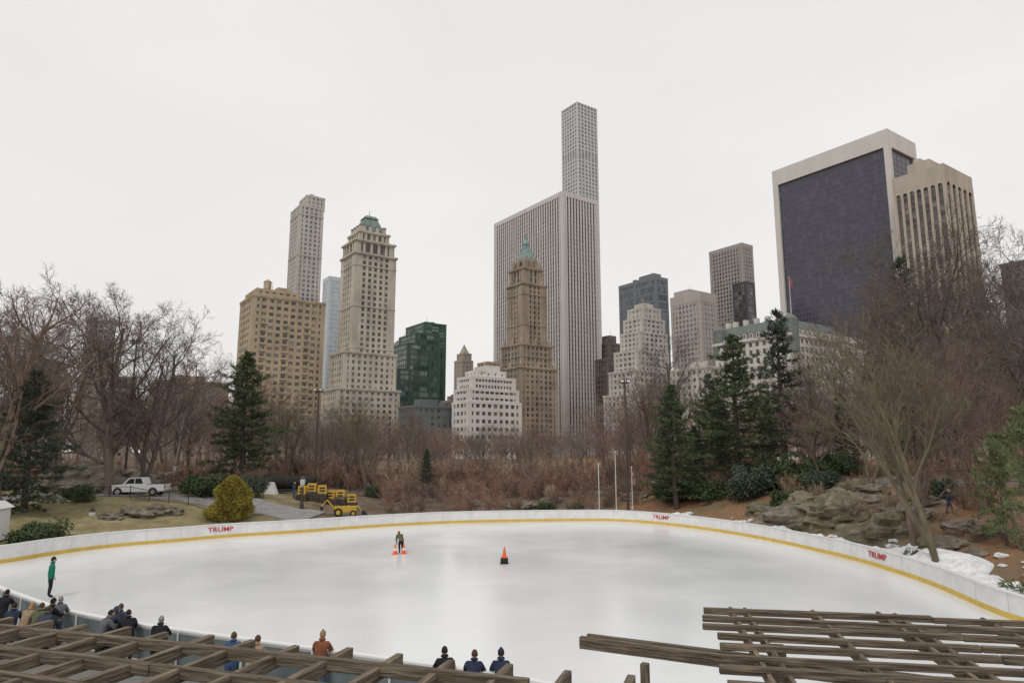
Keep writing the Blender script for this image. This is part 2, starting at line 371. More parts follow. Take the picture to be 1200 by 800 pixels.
B.tier(410,422,455,271,Dm=441,bay=4.5,fl=5,pw=1.8,sh=.9,pr=.6,cornice=.6)
x0,x1,y0,y1=B.r; zz=B.zb; h=hz(250,446)-zz
B.w.frus(x0+1,x1-1,y0+1,y1-1,zz+.5,zz+h*.85,(x1-x0)*.24,(y1-y0)*.24,1)
xm,ym=(x0+x1)/2,(y0+y1)/2
B.w.frus(xm-(x1-x0)*.25,xm+(x1-x0)*.25,ym-(y1-y0)*.25,ym+(y1-y0)*.25,zz+h*.85,zz+h*1.0,1.5,1.5,1)
for i in range(4):
    c=x0+(x1-x0)*(i+.5)/4; B.w.box(c-1,c+1,y0+.4,y0+5,zz+.5,zz+5,0); B.w.box(c-1.2,c+1.2,y0+.2,y0+5.4,zz+5,zz+5.8,1)
    c=y0+(y1-y0)*(i+.5)/4; B.w.box(x0+.4,x0+5,c-1,c+1,zz+.5,zz+5,0); B.w.box(x0+.2,x0+5.4,c-1.2,c+1.2,zz+5,zz+5.8,1)
B.w.tube([(xm,ym,zz+h),(xm,ym,zz+h+5)],[.3,.1],6,1)
B.done([W_lime,W_copper],[G_dark])
B=Bld('green_glass_office_tower',480,400,500)
kw=dict(bay=3,fl=3.9,pw=.3,sh=.9,pr=.12,par=.8)
B.tier(461,478,506,402,Dm=492,**kw)
B.zb=0; B.tier(468,488,516,390,Dm=497,**kw)
B.zb=0; B.tier(476,497,523,378,Dm=505,**kw); B.mech(.3,.6,.3,.6,3)
B.zb=0; B.tier(458,466,482,432,Dm=486,**kw)
B.done([newmat('green_mullion',(.07,.12,.105),.4)],[glassmat('green_glass',(.025,.065,.055),(.30,.40,.37),6,3.9,thr=.7,rough=.08,spec=.9)])
B=Bld('spired_apartment_tower',541,420,640)
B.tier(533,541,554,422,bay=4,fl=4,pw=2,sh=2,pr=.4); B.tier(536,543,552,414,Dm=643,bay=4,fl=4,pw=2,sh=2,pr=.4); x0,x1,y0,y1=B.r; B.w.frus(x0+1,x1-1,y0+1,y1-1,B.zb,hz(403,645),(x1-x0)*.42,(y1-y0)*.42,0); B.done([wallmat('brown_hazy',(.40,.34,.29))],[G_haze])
B=Bld('stepped_white_office_block',548,470,395)
B.tier(531,549,610,470,bay=4.2,fl=4.6,pw=1.6,sh=2.3,pr=.5,m=0); B.tier(533,550,607,455,Dm=397,bay=3.4,fl=4.3,pw=.8,sh=2.3,pr=.5)
B.tier(537,553,603,441,Dm=400,bay=2.2,fl=3.6,pw=.6,sh=1.9,pr=.5); B.tier(546,560,592,434,Dm=408,bay=5,fl=6,pw=4,sh=4,pr=.3); B.mech(.4,.9,.2,.8,4); B.done([W_white],[G_dark])
B=Bld('tan_office_block',572,425,520); B.tier(560,571,588,424,bay=5,fl=5,pw=3,sh=3,pr=.3); B.done([W_tan],[G_dark])
B=Bld('spired_hotel_tower',612,404,450)
st=dict(bay=3.8,fl=3.7,pw=1.9,sh=1.5,pr=.5)
B.tier(584,610,652,430,**st,cornice=.5,units=.15)
def pinn(B,hh=9):
    x0,x1,y0,y1=B.r
    for (cx,cy) in ((x0+1.2,y0+1.2),(x1-1.2,y0+1.2),(x0+1.2,y1-1.2),(x1-1.2,y1-1.2),((x0+x1)/2,y0+1),(x0+1,(y0+y1)/2)):
        B.w.tube([(cx,cy,B.zb),(cx,cy,B.zb+hh*.6),(cx,cy,B.zb+hh)],[1.3,1.1,.1],8,0)
pinn(B,5)
B.tier(588,611,646,403,Dm=453,**st,cornice=.5,belt=4); pinn(B,6)
B.tier(596,613,638,332,Dm=457,bay=3.8,fl=3.7,pw=1.9,sh=1.5,pr=.9,cornice=.7,cw=5,belt=6,units=.15)
pinn(B,7)
B.tier(599,614,634,314,Dm=459,bay=4.2,fl=5,pw=1.8,sh=1,pr=.8,cornice=.6,cw=2.5); pinn(B,9)
B.tier(604,616,629,304,Dm=462,bay=3.5,fl=5,pw=1.3,sh=.8,pr=.5); pinn(B,5)
x0,x1,y0,y1=B.r; zz=B.zb; ht=hz(276,466)-zz; xm,ym=(x0+x1)/2,(y0+y1)/2; hw=(x1-x0)/2
B.w.frus(x0,x1,y0,y1,zz+.6,zz+ht*.5,hw*.6,hw*.6,1)
B.w.tube([(xm,ym,zz+ht*.5),(xm,ym,zz+ht*.68),(xm,ym,zz+ht*.7),(xm,ym,zz+ht*.98),(xm,ym,zz+ht*1.15)],[hw*.38,hw*.36,hw*.44,.5,.12],8,1)
B.done([wallmat('weathered_limestone',(.34,.285,.225),.32),noisy('blue_green_copper',(.14,.24,.23),(.26,.38,.36),scale=.3)],[G_dark])
B=Bld('marble_ribbed_office_tower',660,223,540)
B.tier(581,659,699,225,bay=3.3,fl=3.9,pw=1.5,sh=1.3,pr=1.1,sm_=1,cw=2.0,par=3.5); B.mech(.2,.8,.2,.8,2)
B.done([W_marble,newmat('dark_spandrel',(.10,.09,.095),.5)],[glassmat('office_glass',(.05,.05,.058),(.14,.135,.14),3.6,3.9)])
B=Bld('supertall_grid_tower',676,119,780)
B.tier(658.5,676,698.5,120,bay=4.9,fl=4.9,pw=1.7,sh=1.7,pr=.7,cw=1.3,skip=(-13,-14,-27,-28,-41,-42,-55,-56),par=1)
B.done([W_conc],[glassmat('supertall_glass',(.18,.20,.22),(.36,.38,.40),4.9,4.9)])
B=Bld('dark_glass_office_tower',757,322,620)
B.tier(725,768,782,324,bay=3,fl=7.8,pw=.3,sh=2.2,pr=.2,m=0,par=3); B.mech(.2,.8,.1,.5,5); B.done([newmat('slate_mullion',(.20,.22,.24),.5)],[glassmat('slate_glass',(.085,.10,.12),(.26,.29,.33),3,3.9)])
B=Bld('dark_office_block',712,400,560); B.tier(700,714,728,402,bay=4,fl=4,pw=1,sh=2,pr=.3); B.mech(.4,1,.4,1,8); B.zb=0; B.tier(696,712,735,420,Dm=545,bay=4,fl=4,pw=1,sh=1,pr=.3); B.done([newmat('dark_brown_panel',(.16,.135,.125),.6)],[G_dark])
B=Bld('stepped_limestone_tower',740,450,440)
st=dict(bay=4,fl=3.8,pw=1.9,sh=1.7,pr=.4,units=.12)
B.tier(708,742,786,462,**st,cornice=.3); B.tier(714,744,785,434,Dm=444,**st,cornice=.3); B.tier(720,746,783,410,Dm=448,**st); B.tier(727,750,781,388,Dm=452,**st); B.tier(731,752,778,372,Dm=455,**st); B.tier(736,754,773,360,Dm=458,bay=4,fl=5,pw=2.5,sh=2,pr=.5); B.mech(.2,.8,.2,.8,4)
B.done([W_limeh],[glassmat('window_mid',(.10,.10,.105),(.34,.32,.3),4,3.8)])
B=Bld('beige_office_tower',820,335,520)
B.tier(786,820,838,342,bay=3.8,fl=3.9,pw=1.6,sh=1.6,pr=.4,par=7,gm=0); B.mech(.1,.8,.4,.95,5); B.done([wallmat('beige_panel',(.46,.42,.39),.08)],[G_haze])
B=Bld('grey_office_tower',878,283,600)
B.tier(831,869,881,285,bay=3.4,fl=3.7,pw=1.4,sh=1.3,pr=.4,par=3); B.done([wallmat('grey_brown_panel',(.37,.34,.32),.08)],[G_dark])
B=Bld('black_office_block',872,318,560); B.tier(858,874,884,330,Dm=585,bay=4,fl=4,pw=.3,sh=.6,pr=.1); B.done([W_dk],[G_dark])
B=Bld('chateau_hotel_with_mansard_roof',930,385,330)
x0,x1,y0,y1=B.tier(838,925,992,392,bay=4,fl=4.2,pw=2.1,sh=1.7,pr=.35,cornice=.9,units=.1)
zz=B.zb; h=hz(371,332)-zz
B.w.frus(x0+.5,x1-.5,y0+.5,y1-.5,zz+.9,zz+h,4,4,1)
n=int((y1-y0)/4)
for i in range(n):
    c=y0+(y1-y0)*(i+.5)/n
    B.w.box(x0+.5,x0+5,c-.9,c+.9,zz+.9,zz+4.2,0); B.w.frus(x0+.3,x0+5.2,c-1.1,c+1.1,zz+4.2,zz+5.2,.2,1.0,1); B.g.box(x0+.44,x0+1,c-.5,c+.5,zz+1.6,zz+3.6)
n=int((x1-x0)/4)
for i in range(n):
    c=x0+(x1-x0)*(i+.5)/n
    B.w.box(c-.9,c+.9,y0+.5,y0+5,zz+.9,zz+4.2,0); B.w.frus(c-1.1,c+1.1,y0+.3,y0+5.2,zz+4.2,zz+5.2,1.0,.2,1); B.g.box(c-.5,c+.5,y0+.44,y0+1,zz+1.6,zz+3.6)
for fy in (.02,.98):
    cy=y0+(y1-y0)*fy; B.w.tube([(x0+3,cy,zz-8),(x0+3,cy,zz+h*.9),(x0+3,cy,zz+h*1.2)],[3.6,3.6,.6],10,1)
for fy in (.12,.2,.35,.5,.65,.8,.9): cy=y0+(y1-y0)*fy; B.w.box(x0+5,x0+7.5,cy-1,cy+1,zz,zz+h+3,0)
B.w.tube([(x0+6,y0+2,zz+h),(x0+6,y0+2,hz(322,333))],[.25,.12],6,0)
zf=hz(324,333); B.w.poly([(x0+6,y0+2,zf),(x0+7.2,y0+1.4,zf-.8),(x0+7.6,y0+1.2,zf-5),(x0+6.2,y0+1.9,zf-4.4)],2)
B.done([wallmat('cream_brick',(.58,.56,.52),.1),noisy('green_slate',(.12,.14,.13),(.21,.235,.215),scale=.8),newmat('flag_red',(.35,.08,.09),.8)],[G_dark])
B=Bld('dark_glass_slab_tower',1038,153,423)
x0,x1,y0,y1=B.rect(905,1038,1067,154); H=hz(154,423)
B.g.box(x0,x1,y0,y1,0,H-1)
q=1.6
B.w.box(x0-q,x1+q,y0-q,y1+q,H-11,H+1,0)
B.w.box(x0-q-.02,x1+q,y1-2.6,y1+q,0,H-10.5,0); B.w.box(x0-q-.02,x0+2.2,y0-q-.02,y0+1.8,0,H-10.5,0); B.w.box(x1-1.8,x1+q,y0-q-.02,y0+1.8,0,H-10.5,0)
nb=34
for i in range(1,nb): c=y0+(y1-y0)*i/nb; B.w.box(x0-.15,x0+.1,c-.15,c+.15,0,H-11,1)
nf=int(H/3.9)
for k in range(nf): B.w.box(x0-.12,x1+.12,y0-.12,y1-2,k*3.9,k*3.9+.5,1)
for i in range(1,6): c=x0+(x1-x0)*i/6; B.w.box(c-.15,c+.15,y0-.15,y0+.1,0,H-11,1)
B.w.box(x0+4,x1-3,y0+10,y1-14,H,H+2.5,1)
B.done([wallmat('travertine',(.62,.59,.555),.06),newmat('bronze_mullion',(.125,.12,.145),.5)],[glassmat('bronze_glass',(.05,.05,.07),(.085,.085,.115),2.6,3.9,rough=.1)])
B=Bld('arched_window_tower',1103,190,385)
x0,x1,y0,y1=B.rect(1046,1104,1134,192); H=hz(192,385)
B.g.box(x0,x1,y0,y1,0,H-2); q=.9; za=H-13
def arches(L0,L1,n,place):
    for i in range(n):
        a=L0+(L1-L0)*i/n; c=L0+(L1-L0)*(i+1)/n; w=c-a; pw=w*.36; r=(w-pw)/2; mid=(a+c)/2
        K=8
        for k in range(K):
            t0,t1=math.pi*k/K,math.pi*(k+1)/K
            p0=(mid-r*math.cos(t0),za+r*math.sin(t0)); p1=(mid-r*math.cos(t1),za+r*math.sin(t1))
            B.w.poly([place(p0[0],p0[1]),place(p1[0],p1[1]),place(p1[0],za+r+2.5),place(p0[0],za+r+2.5)],0)
nA=7;nB=5
arches(y0,y1,nA,lambda s_,z:(x0-q,s_,z)); arches(x0,x1,nB,lambda s_,z:(s_,y0-q,z))
for i in range(nA+1):
    c=y0+(y1-y0)*i/nA; w=(y1-y0)/nA*.18; B.w.box(x0-q,x0+.2,c-w,c+w,0,za+6,0); B.w.box(x1-.2,x1+q,c-w,c+w,0,H-3,0)
for i in range(nB+1):
    c=x0+(x1-x0)*i/nB; w=(x1-x0)/nB*.18; B.w.box(c-w,c+w,y0-q-.01,y0+.2,0,za+6,0); B.w.box(c-w,c+w,y1-.2,y1+q,0,H-3,0)
B.w.box(x0-q-.04,x1+q+.04,y0-q-.04,y1+q+.04,za+3.5,H,0)
for k in range(int(H/3.6)):
    if k*3.6<za+3: B.w.box(x0-.15,x1+.15,y0-.15,y1+.15,k*3.6,k*3.6+1.1,1)
B.w.box(x0+3,x1-4,y0+8,y1-7,H,H+7,0); B.w.box(x0+5,x1-6,y0+14,y1-10,H+7,H+10,0)
B.done([wallmat('buff_stone',(.47,.415,.355),.14),newmat('bronze_spandrel',(.16,.13,.115),.6)],[G_dark])
def fill(name,u0,uc,u1,v,Dm,mat,bay=4,fl=4,pw=2,sh=2,gm=None):
    B=Bld(name,uc,v,Dm); B.tier(u0,uc,u1,v,bay=bay,fl=fl,pw=pw,sh=sh,pr=.35,cornice=.3,units=.15); B.mech(); B.done([mat],[gm or G_dark])
fill('dark_apartment_building',1172,1235,1275,300,300,wallmat('dark_brick',(.17,.16,.16)))
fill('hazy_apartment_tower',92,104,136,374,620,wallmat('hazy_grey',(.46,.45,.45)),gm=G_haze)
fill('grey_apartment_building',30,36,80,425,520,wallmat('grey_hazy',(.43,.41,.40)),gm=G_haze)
fill('brown_apartment_building',150,185,268,446,400,W_brown)
fill('brown_apartment_building',75,95,160,440,430,wallmat('brown_b',(.38,.33,.29)))
fill('low_office_block',468,488,532,476,400,newmat('slate_low',(.14,.16,.16),.6))
fill('brick_apartment_building',518,530,556,470,430,wallmat('brown_c',(.29,.24,.21)))
fill('stone_apartment_building',786,830,880,430,360,W_limeh)
fill('stone_apartment_building',940,990,1050,400,350,W_white)
fill('brown_office_block',462,472,480,402,520,W_grey)
fill('stone_apartment_building',1100,1150,1200,380,330,W_tan)

# ---------------------------------------------------------------- trees
def bark(name,c,k=1.0):
    return noisy(name,tuple(x*.65*k for x in c),tuple(x*1.25*k for x in c),scale=2.5,stretch=(1,1,.4),rough=.95,spec=.05)
BK_grey=bark('bark_grey',(.165,.138,.118)); BK_brown=bark('bark_brown',(.20,.15,.12)); BK_haze=bark('bark_far_hazy',(.26,.22,.195)); BK_haze2=bark('bark_far_hazy_warm',(.28,.21,.17)); BK_tan=bark('twig_tan',(.44,.34,.24)); BK_red=bark('twig_red',(.33,.215,.17)); BK_dark=bark('bark_dark',(.10,.082,.068)); BK_ol=bark('bark_olive',(.17,.145,.10)); BK_shb=bark('twig_brown',(.24,.18,.145))  # both far barks are lightened to paint in distance haze
def rv(rg): return Vector((rg.gauss(0,1),rg.gauss(0,1),rg.gauss(0,1)))
def baretree(seed,H=16,counts=(9,6,6,5),spread=.75,r0=.3,fork=1,clear=.25,twr=.014,lean=.05,tw=1.0,up=.14):
    rg=random.Random(seed); mb=MB(); n_l=len(counts)
    def grow(p,d,Ln,r,lv):
        if lv>=n_l:
            mid=p+d*Ln*.5; q=mid+(d+rv(rg)*.25+Vector((0,0,.1))).normalized()*Ln*.6
            mb.spike(p,q,r); return
        K=[7,4,3,2,2][min(lv,4)]; n=[7,5,4,3,3][min(lv,4)]
        pts=[p];rad=[r];dd=d.copy(); end=[.35,.35,.4,.5,.5][min(lv,4)]
        for k in range(K):
            dd=(dd+rv(rg)*([.08,.15,.18,.2,.2][min(lv,4)])+Vector((0,0,up*(.4 if lv==0 else 1)))).normalized()
            pts.append(pts[-1]+dd*Ln/K); rad.append(r*(1-(1-end)*(k+1)/K))
        if lv==0: rad[0]*=1.35
        mb.tube(pts,rad,n,0,cap=False)
        c=counts[lv]
        for i in range(c):
            t=clear+(1-clear)*((i+rg.random()*.7)/c) if lv==0 else .25+.75*(i+rg.random()*.6)/c
            t=min(t,.999); kk=t*K; a=int(kk); f=kk-a; q=pts[a]*(1-f)+pts[a+1]*f; dl=(pts[a+1]-pts[a]).normalized()
            ax=dl.orthogonal().normalized(); ax=Quaternion(dl,i*2.4+rg.random()*1.2)@ax
            ang=rg.uniform(.45,.95)*(spread/.75); nd=(dl*math.cos(ang)+ax*math.sin(ang)).normalized()
            if lv==0: ll=Ln*rg.uniform(.42,.66)*(1-.45*(t-clear)/(1-clear))
            else: ll=Ln*rg.uniform(.4,.65)*(1-.35*t)
            rr=(rad[a]*(1-f)+rad[a+1]*f)*rg.uniform(.45,.62)
            if lv+1>=n_l: rr=twr; ll=max(.45,ll*tw)
            grow(q,nd,ll,max(rr,twr*1.1),lv+1)
    for k in range(fork):
        a=rg.random()*6.28; l=lean if fork==1 else .25
        d=Vector((math.cos(a+k*2.6)*l,math.sin(a+k*2.6)*l,1)).normalized()
        grow(Vector((.18*k*math.cos(a),.18*k*math.sin(a),-.4)),d,H*rg.uniform(.85,1)*.86,r0*(1 if fork==1 else .75),0)
    zt_=max(v[2] for v in mb.v); k=H/zt_
    mb.v=[(x*k,y*k,z*k) for x,y,z in mb.v]
    return mb
far_me=[baretree(100+i,15,(8,5,5,3),r0=.25,fork=1+(i%2),twr=.022,spread=(.65,.85)[i%2],tw=1.1,clear=(.2,.35,.28)[i%3]).mesh('bare_tree_far',[(BK_haze,BK_haze2,BK_brown)[i%3]]) for i in range(8)]
big_me=[baretree(200+i,22,(12,8,7,6),r0=.46,fork=2 if i in(0,2) else 1,twr=.015,spread=.9,clear=.2,tw=1.2).mesh('bare_tree_big',[BK_grey if i!=1 else BK_brown]) for i in range(4)]
slim_me=[baretree(300+i,14,(10,6,6,4),r0=.2,fork=2+(i%2),twr=.010,spread=.7,clear=.3,up=.17).mesh('bare_tree_slim',[(BK_ol,BK_brown,BK_brown)[i]]) for i in range(3)]
def shrubmb(seed,H=3,stems=14,tw=.016):
    rg=random.Random(seed); mb=MB()
    for i in range(stems):
        a=rg.random()*6.28; l=rg.uniform(.1,.75); d=Vector((math.cos(a)*l,math.sin(a)*l,1)).normalized()
        p=Vector((rg.gauss(0,.25),rg.gauss(0,.25),-.1)); Ln=H*rg.uniform(.6,1); q=p+d*Ln*.5; e=q+(d+rv(rg)*.15).normalized()*Ln*.5
        mb.tube([p,q,e],[.03,.02,.01],3,0,False)
        for k in range(16):
            t=rg.uniform(.15,1); s0=p+(q-p)*t*2 if t<.5 else q+(e-q)*(t-.5)*2
            dd=(d+rv(rg)*.5).normalized(); s1=s0+dd*rg.uniform(.3,.8)*H*.3; mb.spike(s0,s1,tw)
            for _ in range(3): mb.spike(s0+(s1-s0)*rg.uniform(.3,.9),s1+rv(rg)*H*.07,tw*.7)
    return mb
shr_me=[shrubmb(400+i).mesh('bare_shrub',[(BK_tan,BK_red,BK_shb)[i%3]]) for i in range(6)]

def leafmat(name,c1,c2): return noisy(name,c1,c2,scale=1.4,rough=.75,spec=.15,detail=3)
PN=leafmat('pine_needles',(.05,.075,.035),(.13,.16,.085)); PN2=leafmat('spruce_needles',(.04,.06,.042),(.10,.125,.085)); PNY=leafmat('golden_foliage',(.20,.17,.035),(.44,.36,.09)); RH=leafmat('rhododendron_leaves',(.035,.055,.028),(.11,.14,.065)); PNL=leafmat('light_needles',(.09,.12,.05),(.20,.23,.11))
def pine(seed,H=14,R=3.6,nb=95,mat=PN,sparse=.0,droop=.15,low=.1,needle=.22):
    rg=random.Random(seed); mb=MB(); bend=rv(rg)*.15
    tp=[Vector((bend.x*math.sin(t*3)*.8,bend.y*math.sin(t*2.5)*.8,-.3+t*(H+.3))) for t in np.linspace(0,1,9)]
    mb.tube(tp,[.02+(.25*H/14)*(1-t)**.9 for t in np.linspace(0,1,9)],7,0,False)
    lob=[rg.uniform(.62,1.2) for _ in range(24)]
    for i in range(nb):
        t=low+(1-low)*((i+rg.random())/nb)**.92
        if rg.random()<sparse: continue
        a=i*2.4+rg.gauss(0,.35); prof=(1-t)**.55*min(1,.6+(t-low)*2.2)
        Ln=max(.3,R*prof*rg.uniform(.6,1.15)*lob[int(t*23.9)])
        k=min(7.999,t*8); ia=int(k); base=tp[ia]*(1-(k-ia))+tp[ia+1]*(k-ia)
        d=Vector((math.cos(a),math.sin(a),rg.uniform(-.1,.3)+.5*t)).normalized()
        pts=[base]; dd=d.copy()
        for s_ in range(4):
            dd=(dd+Vector((0,0,-droop*(1-t)+(.12 if s_>1 else 0)))+rv(rg)*.06).normalized(); pts.append(pts[-1]+dd*Ln/4)
        mb.tube(pts,[.05*(Ln/R)+.012,.04*(Ln/R)+.01,.03*(Ln/R)+.008,.015,.006],3,0,False)
        nc=int(5+Ln*6.5)
        for c in range(nc):
            u=.22+.78*(c+rg.random())/nc; kk=min(3.999,u*4); ib=int(kk); q=pts[ib]*(1-(kk-ib))+pts[ib+1]*(kk-ib)
            side=Vector((-math.sin(a),math.cos(a),0))*rg.gauss(0,1)*Ln*.19*(1.25-u*.7); q=q+side+Vector((0,0,rg.gauss(.02,.09)))
            out=(dd*.6+side.normalized()*.6+Vector((0,0,.25))).normalized()
            for _ in range(9):
                e=(out+rv(rg)*.6).normalized(); ln=needle*rg.uniform(.8,1.6); w=e.cross(rv(rg)).normalized()*ln*.11
                b0=len(mb.v); s0=q+rv(rg)*.05; s1=s0+e*ln
                for pp in (s0-w,s0+w,s1+w*.5,s1-w*.5): mb.v.append((pp.x,pp.y,pp.z))
                mb.f.append((b0,b0+1,b0+2,b0+3)); mb.m.append(1)
    return mb.mesh('pine',[BK_dark,mat])
pine_me=[pine(500,14,4.4,105,PN,.05),pine(501,14,4.2,110,PN,.12),pine(502,14,3.5,90,PN2,.25),pine(503,14,4.2,110,PN2,0,.2,.04)]
pine_lt=pine(510,7,3.6,46,PNL,.15,.1,.08,.2)
def bushmb(seed,rx,rz,nl,mat,leaf=.11,name='bush'):
    rg=random.Random(seed); mb=MB()
    for i in range(14):
        a=rg.random()*6.28; mb.tube([(0,0,-.2),(math.cos(a)*rx*.35,math.sin(a)*rx*.35,rz*.7),(math.cos(a)*rx*.6,math.sin(a)*rx*.6,rz*1.2)],[.05,.03,.01],3,0,False)
    lob=[(Vector((rg.uniform(-.7,.7)*rx,rg.uniform(-.7,.7)*rx,rg.uniform(.3,1.35)*rz)),rg.uniform(.22,.45)*rx) for _ in range(20)]
    for i in range(nl):
        c,r=rg.choice(lob); d=rv(rg).normalized(); rr=r*rg.uniform(.5,1.15); p=c+Vector((d.x*rr,d.y*rr,d.z*rr*rz/rx*1.2))
        if p.z<0: p.z=rg.random()*.3
        n=(d+rv(rg)*.6).normalized(); t=n.orthogonal().normalized(); t=Quaternion(n,rg.random()*6.28)@t; w=n.cross(t); l=leaf*rg.uniform(.7,1.4)
        b0=len(mb.v)
        for pp in (p,p+t*l+w*l*.4,p+t*l*2,p+t*l-w*l*.4): mb.v.append((pp.x,pp.y,pp.z))
        mb.f.append((b0,b0+1,b0+2,b0+3)); mb.m.append(1)
    return mb.mesh(name,[BK_dark,mat])
bush_me=[bushmb(600,1.6,1.1,5200,RH),bushmb(601,1.6,1.0,5200,RH),bushmb(602,1.5,1.2,4500,PN2)]
def gold(seed):
    rg=random.Random(seed); mb=MB(); mb.tube([(0,0,-.2),(0,0,3)],[.12,.03],6,0)
    for i in range(8000):
        t=rg.random()**1.2; a=rg.random()*6.28; k=mnoise.noise(Vector((math.cos(a)*1.6,math.sin(a)*1.6,t*3.5)))
        R=1.95*(1-t)**.5*(1+.55*k)*min(1,.7+t*2)
        rr=R*rg.uniform(.7,1.06); p=Vector((math.cos(a)*rr,math.sin(a)*rr,.1+t*3.6)); e=(Vector((math.cos(a),math.sin(a),.8))+rv(rg)*.6).normalized(); w=e.cross(rv(rg)).normalized()*.05; l=.26
        b0=len(mb.v)
        for pp in (p-w,p+w,p+e*l+w*.5,p+e*l-w*.5): mb.v.append((pp.x,pp.y,pp.z))
        mb.f.append((b0,b0+1,b0+2,b0+3)); mb.m.append(1)
    return mb.mesh('golden_conifer',[BK_dark,PNY])
def put(name,me,mh,u,vt,Dm,rz=None,wide=1.0):
    x=rat(u,560)*Dm; z=z1(x,Dm); h=hz(vt,Dm)-z; k=h/mh
    return inst(name,me,(x,Dm,z),random.random()*6.28 if rz is None else rz,(k*wide,k*wide,k))
for (k,u,vt,Dm,w) in [(0,130,326,72,1.2),(2,165,350,78,1.0),(1,0,300,58,1.1),(3,62,345,80,.95),(2,-30,330,66,1),(1,205,400,110,1),(3,-5,380,100,1),(0,30,360,90,1),
    (3,798,385,88,.8),(0,1140,255,66,1.1),(2,1195,240,52,.9),(1,1060,315,84,1.0),(3,1005,350,92,1.0),(2,955,400,100,1.0),(3,1215,300,75,1.1),(0,1170,310,100,1),(2,1100,300,75,.9)]:
    put('bare_tree',big_me[k],22,u,vt,Dm,wide=w)
for (k,u,vt,Dm,w) in [(0,1090,345,41,1.2),(1,1062,400,46,1.1),(2,1150,380,50,1.2),(0,430,452,92,1),(1,395,470,98,1.1),(2,480,470,96,1),(0,330,455,100,1),(1,965,455,70,1.1),(0,905,450,95,1),(1,745,470,90,1),(2,765,440,100,1),(2,620,488,100,1.1),(1,560,492,98,1),(0,1020,440,66,1.1),(2,1185,430,44,1.1)]:
    put('slender_bare_tree',slim_me[k],14,u,vt,Dm,wide=w)
for (k,u,vt,Dm,w) in [(0,792,452,76,1.25),(1,866,396,78,1.45),(2,922,366,88,1.2),(3,995,455,84,.9),(0,285,414,88,1.35),(3,32,438,60,1.3),(1,835,440,90,1.1),(2,1078,305,96,1.0),(3,500,527,92,.9),(2,905,470,80,1.0),(0,850,470,84,1.1),(3,815,500,82,1.2),(1,1075,420,78,1.1),(3,780,500,80,1.1)]:
    put('pine_tree',pine_me[k],14,u,vt,Dm,wide=w)
put('pine_tree',pine_lt,7,1222,480,32,wide=.8); put('pine_tree',pine_lt,7,1172,510,42,wide=.75); put('pine_tree',pine_lt,7,1052,490,62,wide=.55)
gme=gold(9); x=rat(271,600)*67; inst('golden_conifer',gme,(x,67,z1(x,67)),0,(1.05,1.05,1.08))
for (k,u,v,Dm,s_) in [(0,240,590,74,1.4),(1,225,590,78,1.2),(2,295,590,76,1.1),(0,55,632,52,1.1),(1,30,636,50,1.0),(0,90,598,66,.9),(1,800,590,79,1.5),(0,830,590,76,1.4),(1,780,594,82,1.1),(2,885,580,72,1.7),(0,915,570,74,1.8),(1,950,565,72,1.8),(0,985,560,76,1.5),(2,965,570,68,1.2),(1,920,585,66,1.1),
    (0,640,596,80,.7),(1,676,596,80,.6),(0,440,592,88,.9),(1,460,590,92,1.0),(0,1074,645,44,.5),(2,1105,600,56,.9)]:
    x=rat(u,v)*Dm; inst('evergreen_bush',bush_me[k],(x,Dm,z1(x,Dm)-.1),random.random()*6,(s_,s_,s_))
E=empty('bare_shrub_mass'); rg=random.Random(11)
def ok(x,y,m): return float(rdist(np.array([x]),np.array([y]))[0])>m
n=0
while n<320:
    Dm=rg.uniform(76,118); u=rg.uniform(300,900); x=rat(u,590)*Dm
    if not ok(x,Dm,5): continue
    if u<440 and Dm<95: continue
    s_=rg.uniform(.5,1.35)*(1.25 if Dm>92 else .8); inst('shrub',shr_me[rg.choice([0,1,1,2,2,4,4,5])],(x,Dm,z1(x,Dm)),rg.random()*6,(s_*1.3,s_*1.3,s_),E); n+=1
n=0
while n<150:
    Dm=rg.uniform(40,95); u=rg.uniform(880,1260); x=rat(u,590)*Dm
    if not ok(x,Dm,5): continue
    s_=rg.uniform(.2,.75); inst('shrub',shr_me[rg.choice([0,2,3,5,1])],(x,Dm,z1(x,Dm)),rg.random()*6,(s_*1.3,s_*1.3,s_),E); n+=1
n=0
while n<120:
    Dm=rg.uniform(84,130); u=rg.uniform(-60,330); x=rat(u,590)*Dm
    s_=rg.uniform(.4,1.3); inst('shrub',shr_me[rg.choice([2,1,5,4])],(x,Dm,z1(x,Dm)),rg.random()*6,(s_*1.3,s_*1.3,s_),E); n+=1
E=empty('distant_tree_mass')
for i in range(370):
    Dm=100+190*rg.random()**1.1; u=rg.uniform(-120,1320); x=rat(u,500)*Dm
    h=rg.uniform(8,14)*(1.0 if 330<u<720 else 1.25)
    if u>1000: h*=1.2
    if u<250: h*=1.1
    if 500<u<680: h*=.85
    k=h/15; w=k*rg.uniform(1.0,1.5)
    inst('distant_tree',far_me[rg.randrange(8)],(x,Dm,z1(x,Dm)),rg.random()*6,(w,w,k),E)
for i in range(120):
    Dm=300+60*rg.random(); u=-150+i*12.5; x=rat(u,500)*Dm; k=rg.uniform(.75,1.2); inst('distant_tree',far_me[rg.randrange(6)],(x,Dm,3),rg.random()*6,(k*1.8,k*1.8,k),E)

